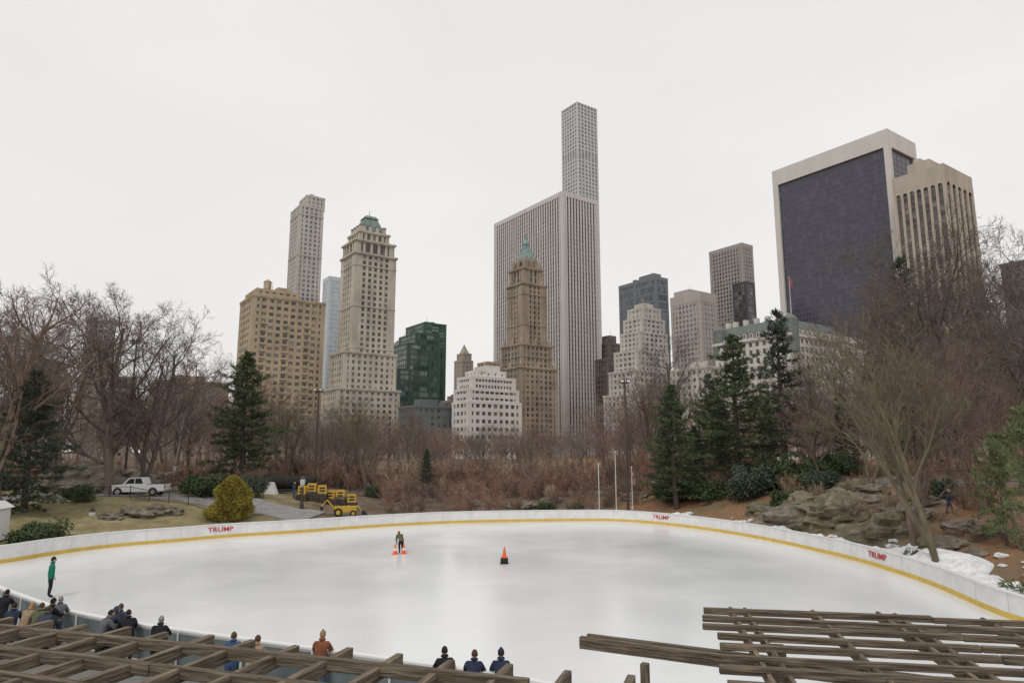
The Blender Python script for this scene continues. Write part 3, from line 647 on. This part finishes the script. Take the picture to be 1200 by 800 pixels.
# ---------------------------------------------------------------- rocks
M_rock=noisy('schist_rock',(.085,.072,.055),(.33,.295,.25),scale=1.4,detail=12,bump=.9,bscale=4,c3=(.18,.155,.12),lo=.25,hi=.78)
M_moss=noisy('mossy_rock',(.09,.095,.05),(.28,.25,.20),scale=1.1,detail=12,bump=.9,bscale=4,c3=(.17,.15,.10),lo=.3,hi=.7)
def rock(u,v,Dm,r,mat=None,flat=.6):
    x=rat(u,v)*Dm; sd=random.random()*90; mb=MB()
    def fn(a,b_,c_):
        p=Vector((a*1.1+sd,b_*1.1,c_*1.1)); k=1+.5*mnoise.noise(p)+.25*mnoise.noise(p*2.7)+.12*mnoise.noise(p*7); f=mnoise.cell(p*1.6)*.14
        return (a*(k+f),b_*(k+f),c_*(k+f))
    mb.ell((0,0,0),(r*1.5,r,r*flat),0,36,22,fn=fn); mb.obj('boulder',[mat or M_rock],(x,Dm,z1(x,Dm)+r*.05),random.uniform(-.5,.5))
for a in [(108,545,84,4.0),(170,550,88,3.4),(130,560,80,2.2),(190,556,84,1.7),(60,560,82,2.2),(935,604,60,2.5),(978,608,58,2.2,M_moss,.8),(1005,603,60,1.9),(955,594,64,2.0,M_moss),(1038,620,51,1.9,M_moss,.7),(1062,614,53,1.9),(1084,630,46,1.1,M_moss),(1108,626,45,1.0),(1130,615,48,1.1),(898,606,67,1.2,M_moss),(1020,630,53,.8),
    (160,612,64,1.1),(190,610,66,1.2),(130,614,62,.8),(610,596,83,1.1),(560,596,83,.9),(745,596,84,1.2),(700,592,88,1.4),(645,592,86,.9),(868,600,74,.8),(1165,600,45,.8),(1108,645,42,.5),(1145,640,42,.5),(1000,585,66,1.4,M_moss),(1040,595,62,1.3),(1090,600,56,1.2)]: rock(*a)

# ---------------------------------------------------------------- paths
M_path=noisy('park_path_asphalt',(.20,.195,.19),(.31,.30,.29),scale=1.2)
def path(name,pts,w,m):
    P=np.array(pts); out=[]
    for i in range(len(P)-1):
        for t in np.linspace(0,1,10,endpoint=False): out.append(P[i]*(1-t)+P[i+1]*t)
    out.append(P[-1]); out=np.array(out)
    for _ in range(6): out[1:-1]=(out[:-2]+2*out[1:-1]+out[2:])/4
    mb=MB(); rows=[]
    for i in range(len(out)):
        d=out[min(i+1,len(out)-1)]-out[max(i-1,0)]; d/=np.linalg.norm(d); nn=np.array([-d[1],d[0]])
        rows.append([(*(out[i]+nn*o),z1(*(out[i]+nn*o))+.09) for o in np.linspace(-w/2,w/2,5)])
    for a,bb in zip(rows[:-1],rows[1:]):
        for k in range(4): mb.poly([a[k+1],a[k],bb[k],bb[k+1]])
        for k in (0,4):
            mb.poly([a[k],(a[k][0],a[k][1],a[k][2]-.2),(bb[k][0],bb[k][1],bb[k][2]-.2),bb[k]])
    mb.obj(name,[m],smooth=False)
path('park_path',[(-62,72),(-45,74),(-36,73),(-26,72),(-20,70.5)],5,M_path)
path('park_path',[(-95,100),(-60,104),(-40,108),(-10,112)],6,M_path)
path('park_path',[(18,90),(28,78),(36,66),(44,56),(55,48)],3,M_path)

# ---------------------------------------------------------------- fences, lamps, flagpoles
M_blk=newmat('black_metal',(.03,.03,.03),.5); M_pole=newmat('pole_white',(.7,.7,.7),.4); M_lamp=newmat('lamp_glass',(.6,.6,.58),.3); M_gal=newmat('weathered_steel',(.075,.06,.052),.6)
def fence(pts,h=1.1):
    mb=MB(); 
    for (a,b_) in zip(pts[:-1],pts[1:]):
        a=np.array(a,float);b_=np.array(b_,float);Ln=np.linalg.norm(b_-a);n=int(Ln/2.2)+1
        for i in range(n):
            p=a+(b_-a)*i/n;q=a+(b_-a)*(i+1)/n;zp,zq=z1(*p),z1(*q)
            mb.tube([(p[0],p[1],zp-.1),(p[0],p[1],zp+h+.1)],[.045,.045],5)
            for f in (.12,.95): mb.tube([(p[0],p[1],zp+h*f),(q[0],q[1],zq+h*f)],[.025,.025],4)
            for j in range(1,12):
                r=p+(q-p)*j/12; zr=zp+(zq-zp)*j/12; mb.tube([(r[0],r[1],zr+h*.1),(r[0],r[1],zr+h)],[.012,.012],3)
    mb.obj('iron_railing',[M_blk])
fence([(22,84),(32,70),(40,60),(50,52),(62,47)]); fence([(-48,69),(-38,69.5),(-30,69)]); fence([(-66,96),(-48,99),(-30,102)]); fence([(-20,86),(0,90),(16,90)])
def lamp(u,vt,Dm,flood=True):
    x=rat(u,560)*Dm; z=z1(x,Dm); h=hz(vt,Dm)-z; mb=MB()
    mb.tube([(0,0,-.2),(0,0,.5),(0,0,.55),(0,0,h)],[.22,.22,.15,.10],10,0)
    if flood:
        mb.box(-.45,.45,-.06,.06,h-.25,h-.12,0)
        for xx_ in (-.36,.36):
            mb.box(xx_-.22,xx_+.22,-.45,-.1,h-.15,h+.2,0); mb.box(xx_-.17,xx_+.17,-.47,-.449,h-.1,h+.15,1)
    else:
        mb.tube([(0,0,h-.9),(0,0,h-.7),(0,0,h-.2),(0,0,h+.1)],[.12,.24,.28,.05],10,1); mb.tube([(0,0,h-.05),(0,0,h+.15),(0,0,h+.3)],[.3,.12,.03],10,0)
    mb.obj('floodlight_pole' if flood else 'street_lamp',[M_gal,M_lamp],(x,Dm,z))
lamp(735,447,77); lamp(369,457,88); lamp(146,400,86); lamp(355,560,74,False); lamp(112,598,62,False); lamp(205,545,95,False)
def flagpole(u,vt,Dm,col=None):
    x=rat(u,580)*Dm; z=z1(x,Dm); h=hz(vt,Dm)-z; mb=MB(); mb.tube([(0,0,-.1),(0,0,.3),(0,0,.32),(0,0,h)],[.15,.15,.06,.04],8,0); mb.ell((0,0,h+.08),(.1,.1,.1),0,8,6)
    if col:
        for i in range(7):
            for j in range(3):
                f=lambda a,b_:(.06+.10*b_+.05*math.sin(a*1.3),.12*math.sin(a*1.1+b_*2.2),h-.2-a*.2-b_*.2)
                mb.poly([f(i,j),f(i+1,j),f(i+1,j+1),f(i,j+1)],1)
    mb.obj('flagpole',[M_pole,col or M_pole],(x,Dm,z),smooth=False)
flagpole(702,545,79); flagpole(722,530,79); flagpole(741,548,79,newmat('flag_cloth',(.40,.22,.22),.8))

# ---------------------------------------------------------------- pickup truck
M_wp=newmat('white_car_paint',(.70,.71,.71),.3,.5); M_tire=newmat('tyre',(.02,.02,.02),.8); M_win=newmat('car_glass',(.03,.035,.04),.1,.6); M_hub=newmat('hub',(.45,.45,.46),.35,.5,.6); M_tl=newmat('tail_light',(.4,.02,.02),.3)
def extr(mb,prof,y0,y1,m):
    n=len(prof); b=len(mb.v)
    for y in (y0,y1):
        for (x,z) in prof: mb.v.append((x,y,z))
    mb.f.append(tuple(range(b,b+n))); mb.f.append(tuple(range(b+2*n-1,b+n-1,-1))); mb.m+=[m,m]
    for i in range(n):
        j=(i+1)%n; mb.f.append((b+i,b+n+i,b+n+j,b+j)); mb.m.append(m)
def wheel(mb,x,y,r,w,mt,mh):
    mb.tube([(x,y-w/2,r),(x,y-w/2+.03,r),(x,y+w/2-.03,r),(x,y+w/2,r)],[r*.9,r,r,r*.9],18,mt); 
    for sy in (-1,1): mb.tube([(x,y+sy*(w/2-.02),r),(x,y+sy*(w/2+.015),r)],[r*.6,r*.5],12,mh)
def pickup(x,y,rz):
    mb=MB(); arch=lambda c:[(c+.46*math.cos(a),.42+.46*math.sin(a)) for a in np.linspace(math.pi,0,9)]
    prof=[(-2.85,.5)]+arch(-1.75)+arch(1.75)+[(2.8,.45),(2.88,.75),(2.82,1.05),(1.35,1.18),(-.75,1.18),(-2.85,1.2)]
    extr(mb,prof,-.95,.95,0)
    extr(mb,[(1.4,1.17),(.75,1.82),(-.55,1.88),(-.85,1.17)],-.8,.8,0)
    for sy in (-1,1):
        y0_=sy*.81; 
        mb.poly([(1.12,y0_,1.24),(.68,y0_,1.74),(.2,y0_,1.78),(.2,y0_,1.24)],2); mb.poly([(.12,y0_,1.24),(.12,y0_,1.78),(-.45,y0_,1.8),(-.68,y0_,1.24)],2)
        mb.box(1.0,1.15,sy*.95-.1,sy*.95+.1,1.2,1.38,0)
        for c in (-1.75,1.75): wheel(mb,c,sy*.82,.42,.26,1,3)
        mb.box(-2.88,-2.8,sy*.78-.1,sy*.78+.1,.8,1.12,4); mb.box(2.8,2.87,sy*.7-.18,sy*.7+.18,.82,1.0,3)
        mb.box(.15,.165,sy*.952-.002,sy*.952+.002,.6,1.15,1)
    mb.poly([(1.39,-.7,1.22),(1.39,.7,1.22),(.8,.66,1.78),(.8,-.66,1.78)],2)
    mb.box(-2.75,-.95,-.8,.8,1.19,1.21,1); mb.box(2.86,2.98,-.9,.9,.42,.62,3); mb.box(-2.98,-2.86,-.9,.9,.42,.6,3)
    mb.obj('pickup_truck',[M_wp,M_tire,M_win,M_hub,M_tl],(x,y,z1(x,y)+.1),rz,bevel=.03)
x=rat(163,575)*73; pickup(x,73,math.pi+.08)
M_y=newmat('yellow_paint',(.58,.37,.06),.5); M_org=newmat('orange_plastic',(.75,.13,.03),.45)
def loader(x,y,rz):
    mb=MB(); extr(mb,[(-1.3,.55),(1.0,.55),(1.5,.75),(1.5,1.15),(.5,1.35),(-1.3,1.35)],-.55,.55,0)
    for c,r in ((-.85,.55),(1.05,.4)):
        for sy in (-1,1): wheel(mb,c,sy*.72,r,.32,1,0)
    for px_ in (-1.1,.15):
        for sy in (-.5,.5): mb.box(px_-.04,px_+.04,sy-.04,sy+.04,1.3,2.4,3)
    mb.box(-1.3,.35,-.65,.65,2.4,2.5,3); mb.box(-.7,-.2,-.25,.25,1.35,1.75,3); mb.box(-.8,-.7,-.25,.25,1.6,2.1,3)
    for sy in (-.5,.5): mb.tube([(.6,sy,1.2),(1.7,sy,1.25),(2.3,sy,.5)],[.08,.08,.07],6,0)
    extr(mb,[(2.2,.2),(2.9,.15),(2.95,.25),(2.4,.75),(2.2,.75)],-.85,.85,3)
    mb.tube([(-1.3,0,1.0),(-2.3,0,2.1),(-3.0,0,1.3)],[.14,.12,.09],6,0); extr(mb,[(-3.2,1.3),(-2.8,1.3),(-2.7,.9),(-3.1,.8)],-.25,.25,3)
    o=mb.obj('backhoe_loader',[M_y,M_tire,M_win,M_blk],(x,y,z1(x,y)+.15),rz,bevel=.02); o.scale=(.78,.78,.78)
x=rat(404,600)*72; loader(x,72,.25)
for k,u in enumerate((354,365,377,388,399,412)):
    y=78+.4*(k%2); x=rat(u,585)*y; mb=MB(); z=z1(x,y)
    extr(mb,[(-.48,.12),(-.42,.0),(-.25,.0),(-.2,.12),(.2,.12),(.25,.0),(.42,.0),(.48,.12),(.48,.85),(.42,.95),(-.42,.95),(-.48,.85)],-.2,.2,0)
    mb.box(-.3,.3,-.215,-.2,.55,.72,1); mb.box(-.3,.3,-.215,-.2,.25,.42,1)
    mb.obj('yellow_barrier',[M_y,M_blk],(x,y,z+(.95 if k in(1,2,4) else .55)),.3*((k*7)%3-1),bevel=.03)
    mb=MB(); hh=1.0 if k in(1,2,4) else .6
    for i in range(5): mb.box(-.6,.6,-.55,.55,hh*i/5,hh*i/5+hh*.14,0)
    for a in (-.5,0,.5): mb.box(a-.06,a+.06,-.5,.5,0,hh-.02,0)
    mb.obj('wooden_pallet_stack',[BK_dark],(x,y,z-.06),.0)
mb=MB(); mb.tube([(-3,0,.8),(-2.8,0,.85),(0,.1,.85),(2.8,0,.85),(3,0,.8)],[.6,.72,.75,.7,.6],14,0)
for a in (-2,0,2): mb.tube([(a-.06,.05,.85),(a+.06,.05,.85)],[.79,.79],14,1)
mb.box(-2.6,2.6,-.5,.5,-.2,.15,1)
x=rat(338,580)*82; mb.obj('tarp_covered_pipe',[M_tire,M_blk],(x,82,z1(x,82)+.4))
mb=MB(); extr(mb,[(-.8,0),(.8,0),(.25,1.3),(-.1,1.35)],-.6,.6,0); mb.tube([(-.6,-.62,.1),(.1,-.3,1.36),(.5,.6,.4)],[.015,.015,.015],4,1); x=rat(316,588)*80; mb.obj('tarp_covered_stack',[M_board,M_blk],(x,80,z1(x,80)),bevel=.06)
mb=MB(); mb.box(-1.6,1.6,-1.3,1.3,0,2.3,0); mb.frus(-1.8,1.8,-1.5,1.5,2.3,2.8,.5,.5,1); mb.box(-1.0,1.0,-1.33,-1.3,1.0,1.9,2); mb.box(-1.2,1.2,-1.5,-1.3,.88,.96,1); mb.box(1.6,1.63,-.5,.4,0,2,1)
mb.obj('skating_booth',[M_board,M_cap,M_win],(-38.9,51,z1(-38.9,51)),.2,bevel=.02)

# ---------------------------------------------------------------- traffic cones
def cone(x,y,stand=True):
    mb=MB(); z=.0
    if stand:
        mb.frus(-.26,.26,-.26,.26,.0,.36,.03,.03,1); z=.36
    mb.box(-.2,.2,-.2,.2,z,z+.04,0); mb.tube([(0,0,z+.04),(0,0,z+.25)],[.15,.115],14,0); mb.tube([(0,0,z+.25),(0,0,z+.40)],[.115,.083],14,2); mb.tube([(0,0,z+.40),(0,0,z+.7)],[.083,.03],14,0)
    mb.obj('traffic_cone',[M_org,M_tire,M_board if not stand else M_org],(x,y,.003))
x,y=gpt(591,660); cone(x,y); x,y=gpt(463,649); cone(x,y,False); x,y=gpt(473,648.5); cone(x,y,False)

# ---------------------------------------------------------------- people
SKIN=newmat('skin',(.48,.29,.21),.6)
def cloth(n,c): return noisy(n,tuple(x*.75 for x in c),tuple(min(.9,x*1.25) for x in c),scale=6,rough=.9,spec=.1)
C={k:cloth(k+'_cloth',c) for k,c in dict(navy=(.03,.038,.065),black=(.022,.022,.026),grey=(.12,.12,.13),green=(.02,.17,.11),brown=(.20,.075,.04),olive=(.11,.11,.06),jeans=(.06,.085,.14),orange=(.7,.14,.03),slate=(.05,.06,.085),tan=(.30,.22,.14),blue=(.04,.08,.17)).items()}
HAIR={'dark':newmat('hair_dark',(.02,.014,.01),.7),'blond':newmat('hair_blond',(.33,.21,.09),.7),'grey':newmat('hair_grey',(.25,.24,.23),.7),'brown':newmat('hair_brown',(.08,.04,.02),.7)}
LIPS=newmat('lips',(.35,.12,.1),.6)
def person_mesh(pose,jacket,pants,hair,hat=None,longhair=False,hood=False,seed=0):
    lean={'stand':.05,'lean':.5,'lean2':.32,'bend':1.0,'walk':.06}[pose]
    hip=Vector((0,0,.93)); 
    def up(p):
        v=Vector(p)-hip; return hip+Matrix.Rotation(-lean,3,'X')@v
    J=[];R=[];E_=[];part=[]
    def jn(p,r,par=None,mt=0):
        J.append(Vector(p));R.append(r)
        if par is not None: E_.append((par,len(J)-1)); part.append(mt)
        return len(J)-1
    pel=jn((0,0,.95),(.18,.15)); sp_=jn(up((0,0,1.15)),(.18,.15),pel,0); ch=jn(up((0,0,1.34)),(.205,.16),sp_,0); nk=jn(up((0,0,1.47)),(.08,.08),ch,0); hd=jn(up((0,.015,1.57)),(.055,.055),nk,2)
    wr=[]
    for sx in (-1,1):
        sh=jn(up((sx*.185,0,1.40)),(.10,.10),ch,0)
        if pose in('lean','lean2'):
            s_=J[sh]; el=jn(s_+Vector((sx*.08,.17,-.22)),(.072,.072),sh,0); w=jn(J[el]+Vector((-sx*.10,.24,.0)),(.048,.048),el,0)
        elif pose=='bend':
            s_=J[sh]; el=jn(s_+Vector((sx*.03,.05,-.28)),(.066,.066),sh,0); w=jn(J[el]+Vector((-sx*.06,.08,-.24)),(.045,.045),el,0)
        else:
            s_=J[sh]; k=.12*sx if pose=='walk' else 0; el=jn(s_+Vector((sx*.06,-.03+k,-.28)),(.068,.068),sh,0); w=jn(J[el]+Vector((-sx*.02,.12+k,-.22)),(.047,.047),el,0)
        wr.append((w,(J[w]-J[el]).normalized(),sx))
        hp=jn((sx*.095,0,.90),(.115,.125),pel,1); k=.2*sx if pose=='walk' else 0
        kn=jn((sx*.105,.03+k*.6+(.1 if pose=='bend' else 0),.50),(.075,.08),hp,1); an=jn((sx*.11,-.02+k*1.1,.10),(.055,.06),kn,1); to=jn((sx*.125,.16+k*1.1,.045),(.045,.04),an,3)
    me=bpy.data.meshes.new('t'); me.from_pydata([tuple(p) for p in J],E_,[]); o=bpy.data.objects.new('t',me); COL.objects.link(o)
    o.modifiers.new('s','SKIN'); sd=me.skin_vertices[0].data
    for i,r in enumerate(R): sd[i].radius=r
    sd[0].use_root=True
    ss=o.modifiers.new('u','SUBSURF'); ss.levels=1; ss.render_levels=1
    dg=bpy.context.evaluated_depsgraph_get(); em=o.evaluated_get(dg).to_mesh()
    mb=MB(); mb.v=[tuple(v.co) for v in em.vertices]
    for p in em.polygons:
        c=p.center; best=9;bm_=0
        for (a,b_),pt in zip(E_,part):
            A_,B_=J[a],J[b_]; ab=B_-A_; t=max(0,min(1,(c-A_).dot(ab)/ab.length_squared)); d=(c-A_-ab*t).length/(R[a][0]*(1-t)+R[b_][0]*t)
            if d<best: best=d;bm_=pt
        if bm_==1 and c.z>.84: bm_=0
        mb.f.append(tuple(p.vertices)); mb.m.append(bm_)
    o.evaluated_get(dg).to_mesh_clear(); bpy.data.objects.remove(o)
    h=J[hd]; st_=len(mb.v)
    mb.ell((0,0,.06),(.078,.098,.118),2,16,12,fn=lambda x,y,z:(x*(1-.18*max(0,-z)),y+(.06*max(0,-z) if y>0 else 0),z))
    mb.tube([(0,.085,.075),(0,.118,.035),(0,.095,.022)],[.008,.016,.01],6,2)
    for sx in (-1,1):
        mb.ell((sx*.03,.09,.07),(.012,.008,.008),5,6,4); mb.ell((sx*.08,0,.05),(.012,.022,.032),2,6,5)
    mb.ell((0,.092,-.005),(.024,.008,.007),6,6,4)
    if hood: mb.ell((0,-.02,.055),(.105,.115,.135),0,14,10,fn=lambda x,y,z:(x,min(y,.35),z))
    elif hat is not None: mb.ell((0,-.008,.095),(.09,.108,.105),4,14,9,zmin=-.15); mb.ell((0,-.008,.20),(.03,.03,.028),4,8,6)
    if not hood:
        mb.ell((0,-.018,.075),(.086,.1,.115),7,14,10,fn=lambda x,y,z:(x,min(y,.45) if z<.55 else y,max(z,-.55 if y<.2 else .25)))
        if longhair: mb.ell((0,-.07,-.03),(.085,.05,.15),7,12,8)
    mb.tube([(0,-.02,-.085),(0,-.02,-.05),(0,-.02,-.02)],[.11,.10,.085],12,0)
    head=Matrix.Translation(h+Vector((0,.0,.03)))@Matrix.Rotation(-lean*.5,4,'X'); mb.xf(head,st_)
    for (w,d,sx) in wr:
        p=J[w]; s0=len(mb.v); mb.tube([(0,0,0),(0,.03,0),(0,.075,-.005),(0,.09,-.005)],[.028,.036,.036,.026],8,2)
        for k,(fx,fl_) in enumerate(((-.027,.062),(-.009,.072),(.009,.068),(.027,.054))):
            mb.tube([(fx,.075,-.004),(fx*1.1,.075+fl_*.55,-.012),(fx*1.1,.075+fl_,-.035)],[.0095,.0085,.006],5,2)
        mb.tube([(-sx*.03,.02,0),(-sx*.055,.05,-.01),(-sx*.052,.08,-.022)],[.012,.010,.007],5,2)
        q=Vector((0,1,0)).rotation_difference(d); mb.xf(Matrix.Translation(p)@q.to_matrix().to_4x4(),s0)
    return mb.mesh('person',[C[jacket],C[pants],SKIN,C['black'],C[hat or 'grey'],M_blk,LIPS,HAIR[hair]],smooth=True)
def person(u,vtop,yaw,pose,jacket,pants,hair,z=0.0,vfeet=None,h=1.72,**k):
    me=person_mesh(pose,jacket,pants,hair,**k); sc=h/1.72
    top={'stand':1.72,'lean':1.58,'lean2':1.66,'bend':1.3,'walk':1.72}[pose]*sc
    if vfeet: x,y=gpt(u,vfeet,z)
    else: y=(CAMZ-z-top)/-slope(vtop); x=rat(u,vtop)*y
    return inst('person',me,(x,y,z),yaw,(sc,sc,sc))
person(57,657,-.9,'stand','green','black','dark',z=.003,vfeet=700,h=1.85,hat='black')
person(470,627,.5,'bend','olive','black','brown',z=.003,vfeet=648,hat='orange')
dz=-.05
for a in [(29,711,-.2,'lean','tan','jeans','blond',dict(longhair=True)),(43,712,.1,'lean','olive','black','brown',{}),(56,705,-.3,'lean2','black','black','dark',dict(hat='black')),(68,704,.3,'lean','grey','jeans','grey',{}),(4,694,.0,'lean2','black','black','dark',{}),
    (14,712,.4,'lean','navy','black','dark',{}),(50,716,.0,'lean','slate','black','brown',{}),(118,720,-.7,'lean','grey','black','dark',{}),
    (126,716,-.5,'lean','slate','black','dark',dict(hood=True)),(138,713,.2,'lean','slate','jeans','brown',{}),(152,720,.6,'lean','black','black','dark',{}),(186,726,.1,'lean2','black','black','grey',{}),
    (273,748,.3,'lean','blue','jeans','brown',{}),(296,752,-.1,'lean','tan','black','brown',{}),(376,744,.0,'lean2','brown','jeans','blond',dict(hat='tan')),
    (522,763,.2,'lean2','black','black','dark',{}),(554,770,-.1,'lean','navy','jeans','brown',{}),(587,766,.0,'lean2','navy','black','dark',dict(hat='navy'))]:
    person(a[0],a[1],a[2],a[3],a[4],a[5],a[6],z=dz,h=1.74,**a[7])
cm=[person_mesh('walk','black','black','dark'),person_mesh('stand','navy','jeans','brown'),person_mesh('walk','grey','black','blond'),person_mesh('stand','brown','black','dark',hat='orange'),person_mesh('walk','slate','jeans','grey')]
E=empty('pedestrian_crowd'); 
for i in range(38):
    y=rg.uniform(100,110); x=rat(rg.uniform(185,262),555)*y; inst('pedestrian',cm[rg.randrange(5)],(x,y,z1(x,y)+.08),rg.random()*6.28,(1,1,1),E)
for (u,Dm) in [(78,88),(84,88),(120,80),(560,95),(1110,52),(330,85),(345,78)]:
    x=rat(u,570)*Dm; inst('person',cm[rg.randrange(5)],(x,Dm,z1(x,Dm)),rg.random()*6)

# ---------------------------------------------------------------- pergolas in the foreground
def woodmat(name,st,k=1):
    return noisy(name,tuple(k*c for c in(.055,.045,.034)),tuple(k*c for c in(.36,.30,.22)),scale=3.0,stretch=st,detail=10,c3=tuple(k*c for c in(.17,.135,.10)),bump=.8,rough=.85,spec=.15,lo=.30,hi=.72)
WX=woodmat('weathered_timber',(.5,9,9)); WY=woodmat('weathered_timber_cross',(9,.5,9),1.15); WP=woodmat('weathered_post',(9,9,.5))
def pergola(origin,yaw,slats,rafters,posts,hgt=.1,wid=.09,rh=.16,rw=.06,rup=0):
    E=empty('timber_pergola',(origin[0],origin[1],0),yaw); rg=random.Random(5)
    a=MB()
    for (x0,x1,y,zz) in slats:
        nseg=max(1,int((x1-x0)/3.6)); 
        for k in range(nseg):
            s0=x0+(x1-x0)*k/nseg+(.006 if k else rg.uniform(-.12,.06)); s1=x0+(x1-x0)*(k+1)/nseg; j=rg.uniform(-.02,.02); t=rg.uniform(-.012,.012)
            b=len(a.v); sk_=rg.uniform(-.006,.006); sg=rg.uniform(-.004,.004); a.box(s0,s1,y-wid/2+j,y+wid/2+j,zz+.002,zz+hgt+t,0)
            for q in range(b,b+8):
                vx,vy,vz=a.v[q]; a.v[q]=(vx,vy+(vx-s0)*sk_,vz+(vx-s0)*sg)
    a.obj('slats',[WX],parent=E,bevel=.008)
    b_=MB()
    for (x,y0,y1,zz) in rafters: b_.box(x-rw/2,x+rw/2,y0,y1+rg.uniform(-.08,.08),zz-rh+rup,zz+rup+rg.uniform(-.006,.006),0)
    b_.obj('rafters',[WY],parent=E,bevel=.008)
    c_=MB()
    for (x,y,zz) in posts: c_.box(x-.1,x+.1,y-.1,y+.1,-.1,zz-rh,0)
    c_.obj('posts',[WP],parent=E,bevel=.01)
    return E
Z=4.2
def gp(u,v,z=Z+.1): return gpt(u,v,z)
o=gp(825,712); e=gp(1200,727); yw=math.atan2(e[1]-o[1],e[0]-o[0])
sl=[(0,11,-.56*i,Z) for i in range(10)]
rf=[(x,-5.6,.5,Z) for x in (.5,.75,1.9,3.0,3.25,4.6,5.9,7.2,8.5)]
E1=pergola(o,yw,sl,rf,[(1.0,-1.2,Z),(6,-1.2,Z),(1,-4.2,Z),(6,-4.2,Z)],rup=.045)
inv=(Matrix.Translation((o[0],o[1],0))@Matrix.Rotation(yw,4,'Z')).inverted()
h0=gp(680,745,4.02); h1=gp(830,764,4.02); yb=math.atan2(h1[1]-h0[1],h1[0]-h0[0])
mb=MB(); mb.box(0,7,-.05,.05,3.84,4.02,0); mb.box(.05,7,.16,.24,3.84,4.02,0)
for k in range(1,5): mb.box(k*.45,k*.45+.02,-.052,-.05,3.9,3.92,0)
hb=mb.obj('header_beam',[WX],(h0[0],h0[1],0),yb,bevel=.01); hb.parent=E1; hb.matrix_parent_inverse=inv
pp=gp(757,778,3.85); mb=MB(); mb.box(-.06,.06,-.06,.06,-.1,3.84,0); po=mb.obj('header_post',[WP],(pp[0],pp[1]+.1,0),yb,bevel=.01); po.parent=E1; po.matrix_parent_inverse=inv
o=gpt(0,730,Z+.16); e=gpt(620,794,Z+.16); yw=math.atan2(e[1]-o[1],e[0]-o[0]); Ln=math.hypot(e[0]-o[0],e[1]-o[1])
sl=[(-5,Ln-.35*i,-.86*i,Z) for i in range(7)]
rf=[(-3.5+.78*k,-6.0,.55,Z) for k in range(22) if -3.5+.78*k<Ln+1.9]
pergola(o,yw,sl,rf,[(1,-1,Z),(6,-1,Z)],hgt=.15,wid=.1,rh=.17,rw=.1,rup=.125)

# ---------------------------------------------------------------- camera, light, world
cd=bpy.data.cameras.new('camera'); co=bpy.data.objects.new('camera',cd); COL.objects.link(co); co.location=(0,0,CAMZ); co.rotation_euler=(math.pi/2+TH,0,0)
cd.lens=24; cd.sensor_width=36; cd.clip_start=.1; cd.clip_end=12000; S.camera=co
sel_,saz=math.radians(50),math.radians(205)
sd=bpy.data.lights.new('sun','SUN'); sd.energy=1.0; sd.angle=math.radians(15); sd.color=(1,.965,.92); so=bpy.data.objects.new('sun',sd); COL.objects.link(so)
dv=Vector((math.sin(saz)*math.cos(sel_),math.cos(saz)*math.cos(sel_),math.sin(sel_))); so.rotation_euler=dv.to_track_quat('Z','Y').to_euler()
w=bpy.data.worlds.new('World'); S.world=w; w.use_nodes=True; nt=w.node_tree; N=nt.nodes; L=nt.links; bg=N['Background']
sk=N.new('ShaderNodeTexSky'); sk.sky_type='NISHITA'; sk.sun_disc=False; sk.sun_elevation=sel_; sk.sun_rotation=saz
tc=N.new('ShaderNodeTexCoord'); mp=N.new('ShaderNodeMapping'); mp.inputs['Scale'].default_value=(1,1,2.5); L.new(tc.outputs['Generated'],mp.inputs[0])
n=N.new('ShaderNodeTexNoise'); n.inputs['Scale'].default_value=1.6; n.inputs['Detail'].default_value=4; n.inputs['Roughness'].default_value=.45; L.new(mp.outputs[0],n.inputs['Vector'])
r=N.new('ShaderNodeValToRGB'); r.color_ramp.elements[0].position=.3; r.color_ramp.elements[0].color=(.80,.78,.765,1); r.color_ramp.elements[1].position=.7; r.color_ramp.elements[1].color=(.89,.865,.85,1); L.new(n.outputs['Fac'],r.inputs[0])
m2=N.new('ShaderNodeVectorMath'); m2.operation='SCALE'; m2.inputs['Scale'].default_value=10.3; L.new(r.outputs[0],m2.inputs[0])
mx=N.new('ShaderNodeMix'); mx.data_type='RGBA'; mx.inputs[0].default_value=.95; L.new(sk.outputs[0],mx.inputs[6]); L.new(m2.outputs[0],mx.inputs[7]); L.new(mx.outputs[2],bg.inputs[0]); bg.inputs[1].default_value=.1
S.view_settings.view_transform='Standard'; S.view_settings.look='None'; S.view_settings.exposure=0
print('faces',sum(len(m.polygons) for m in bpy.data.meshes))
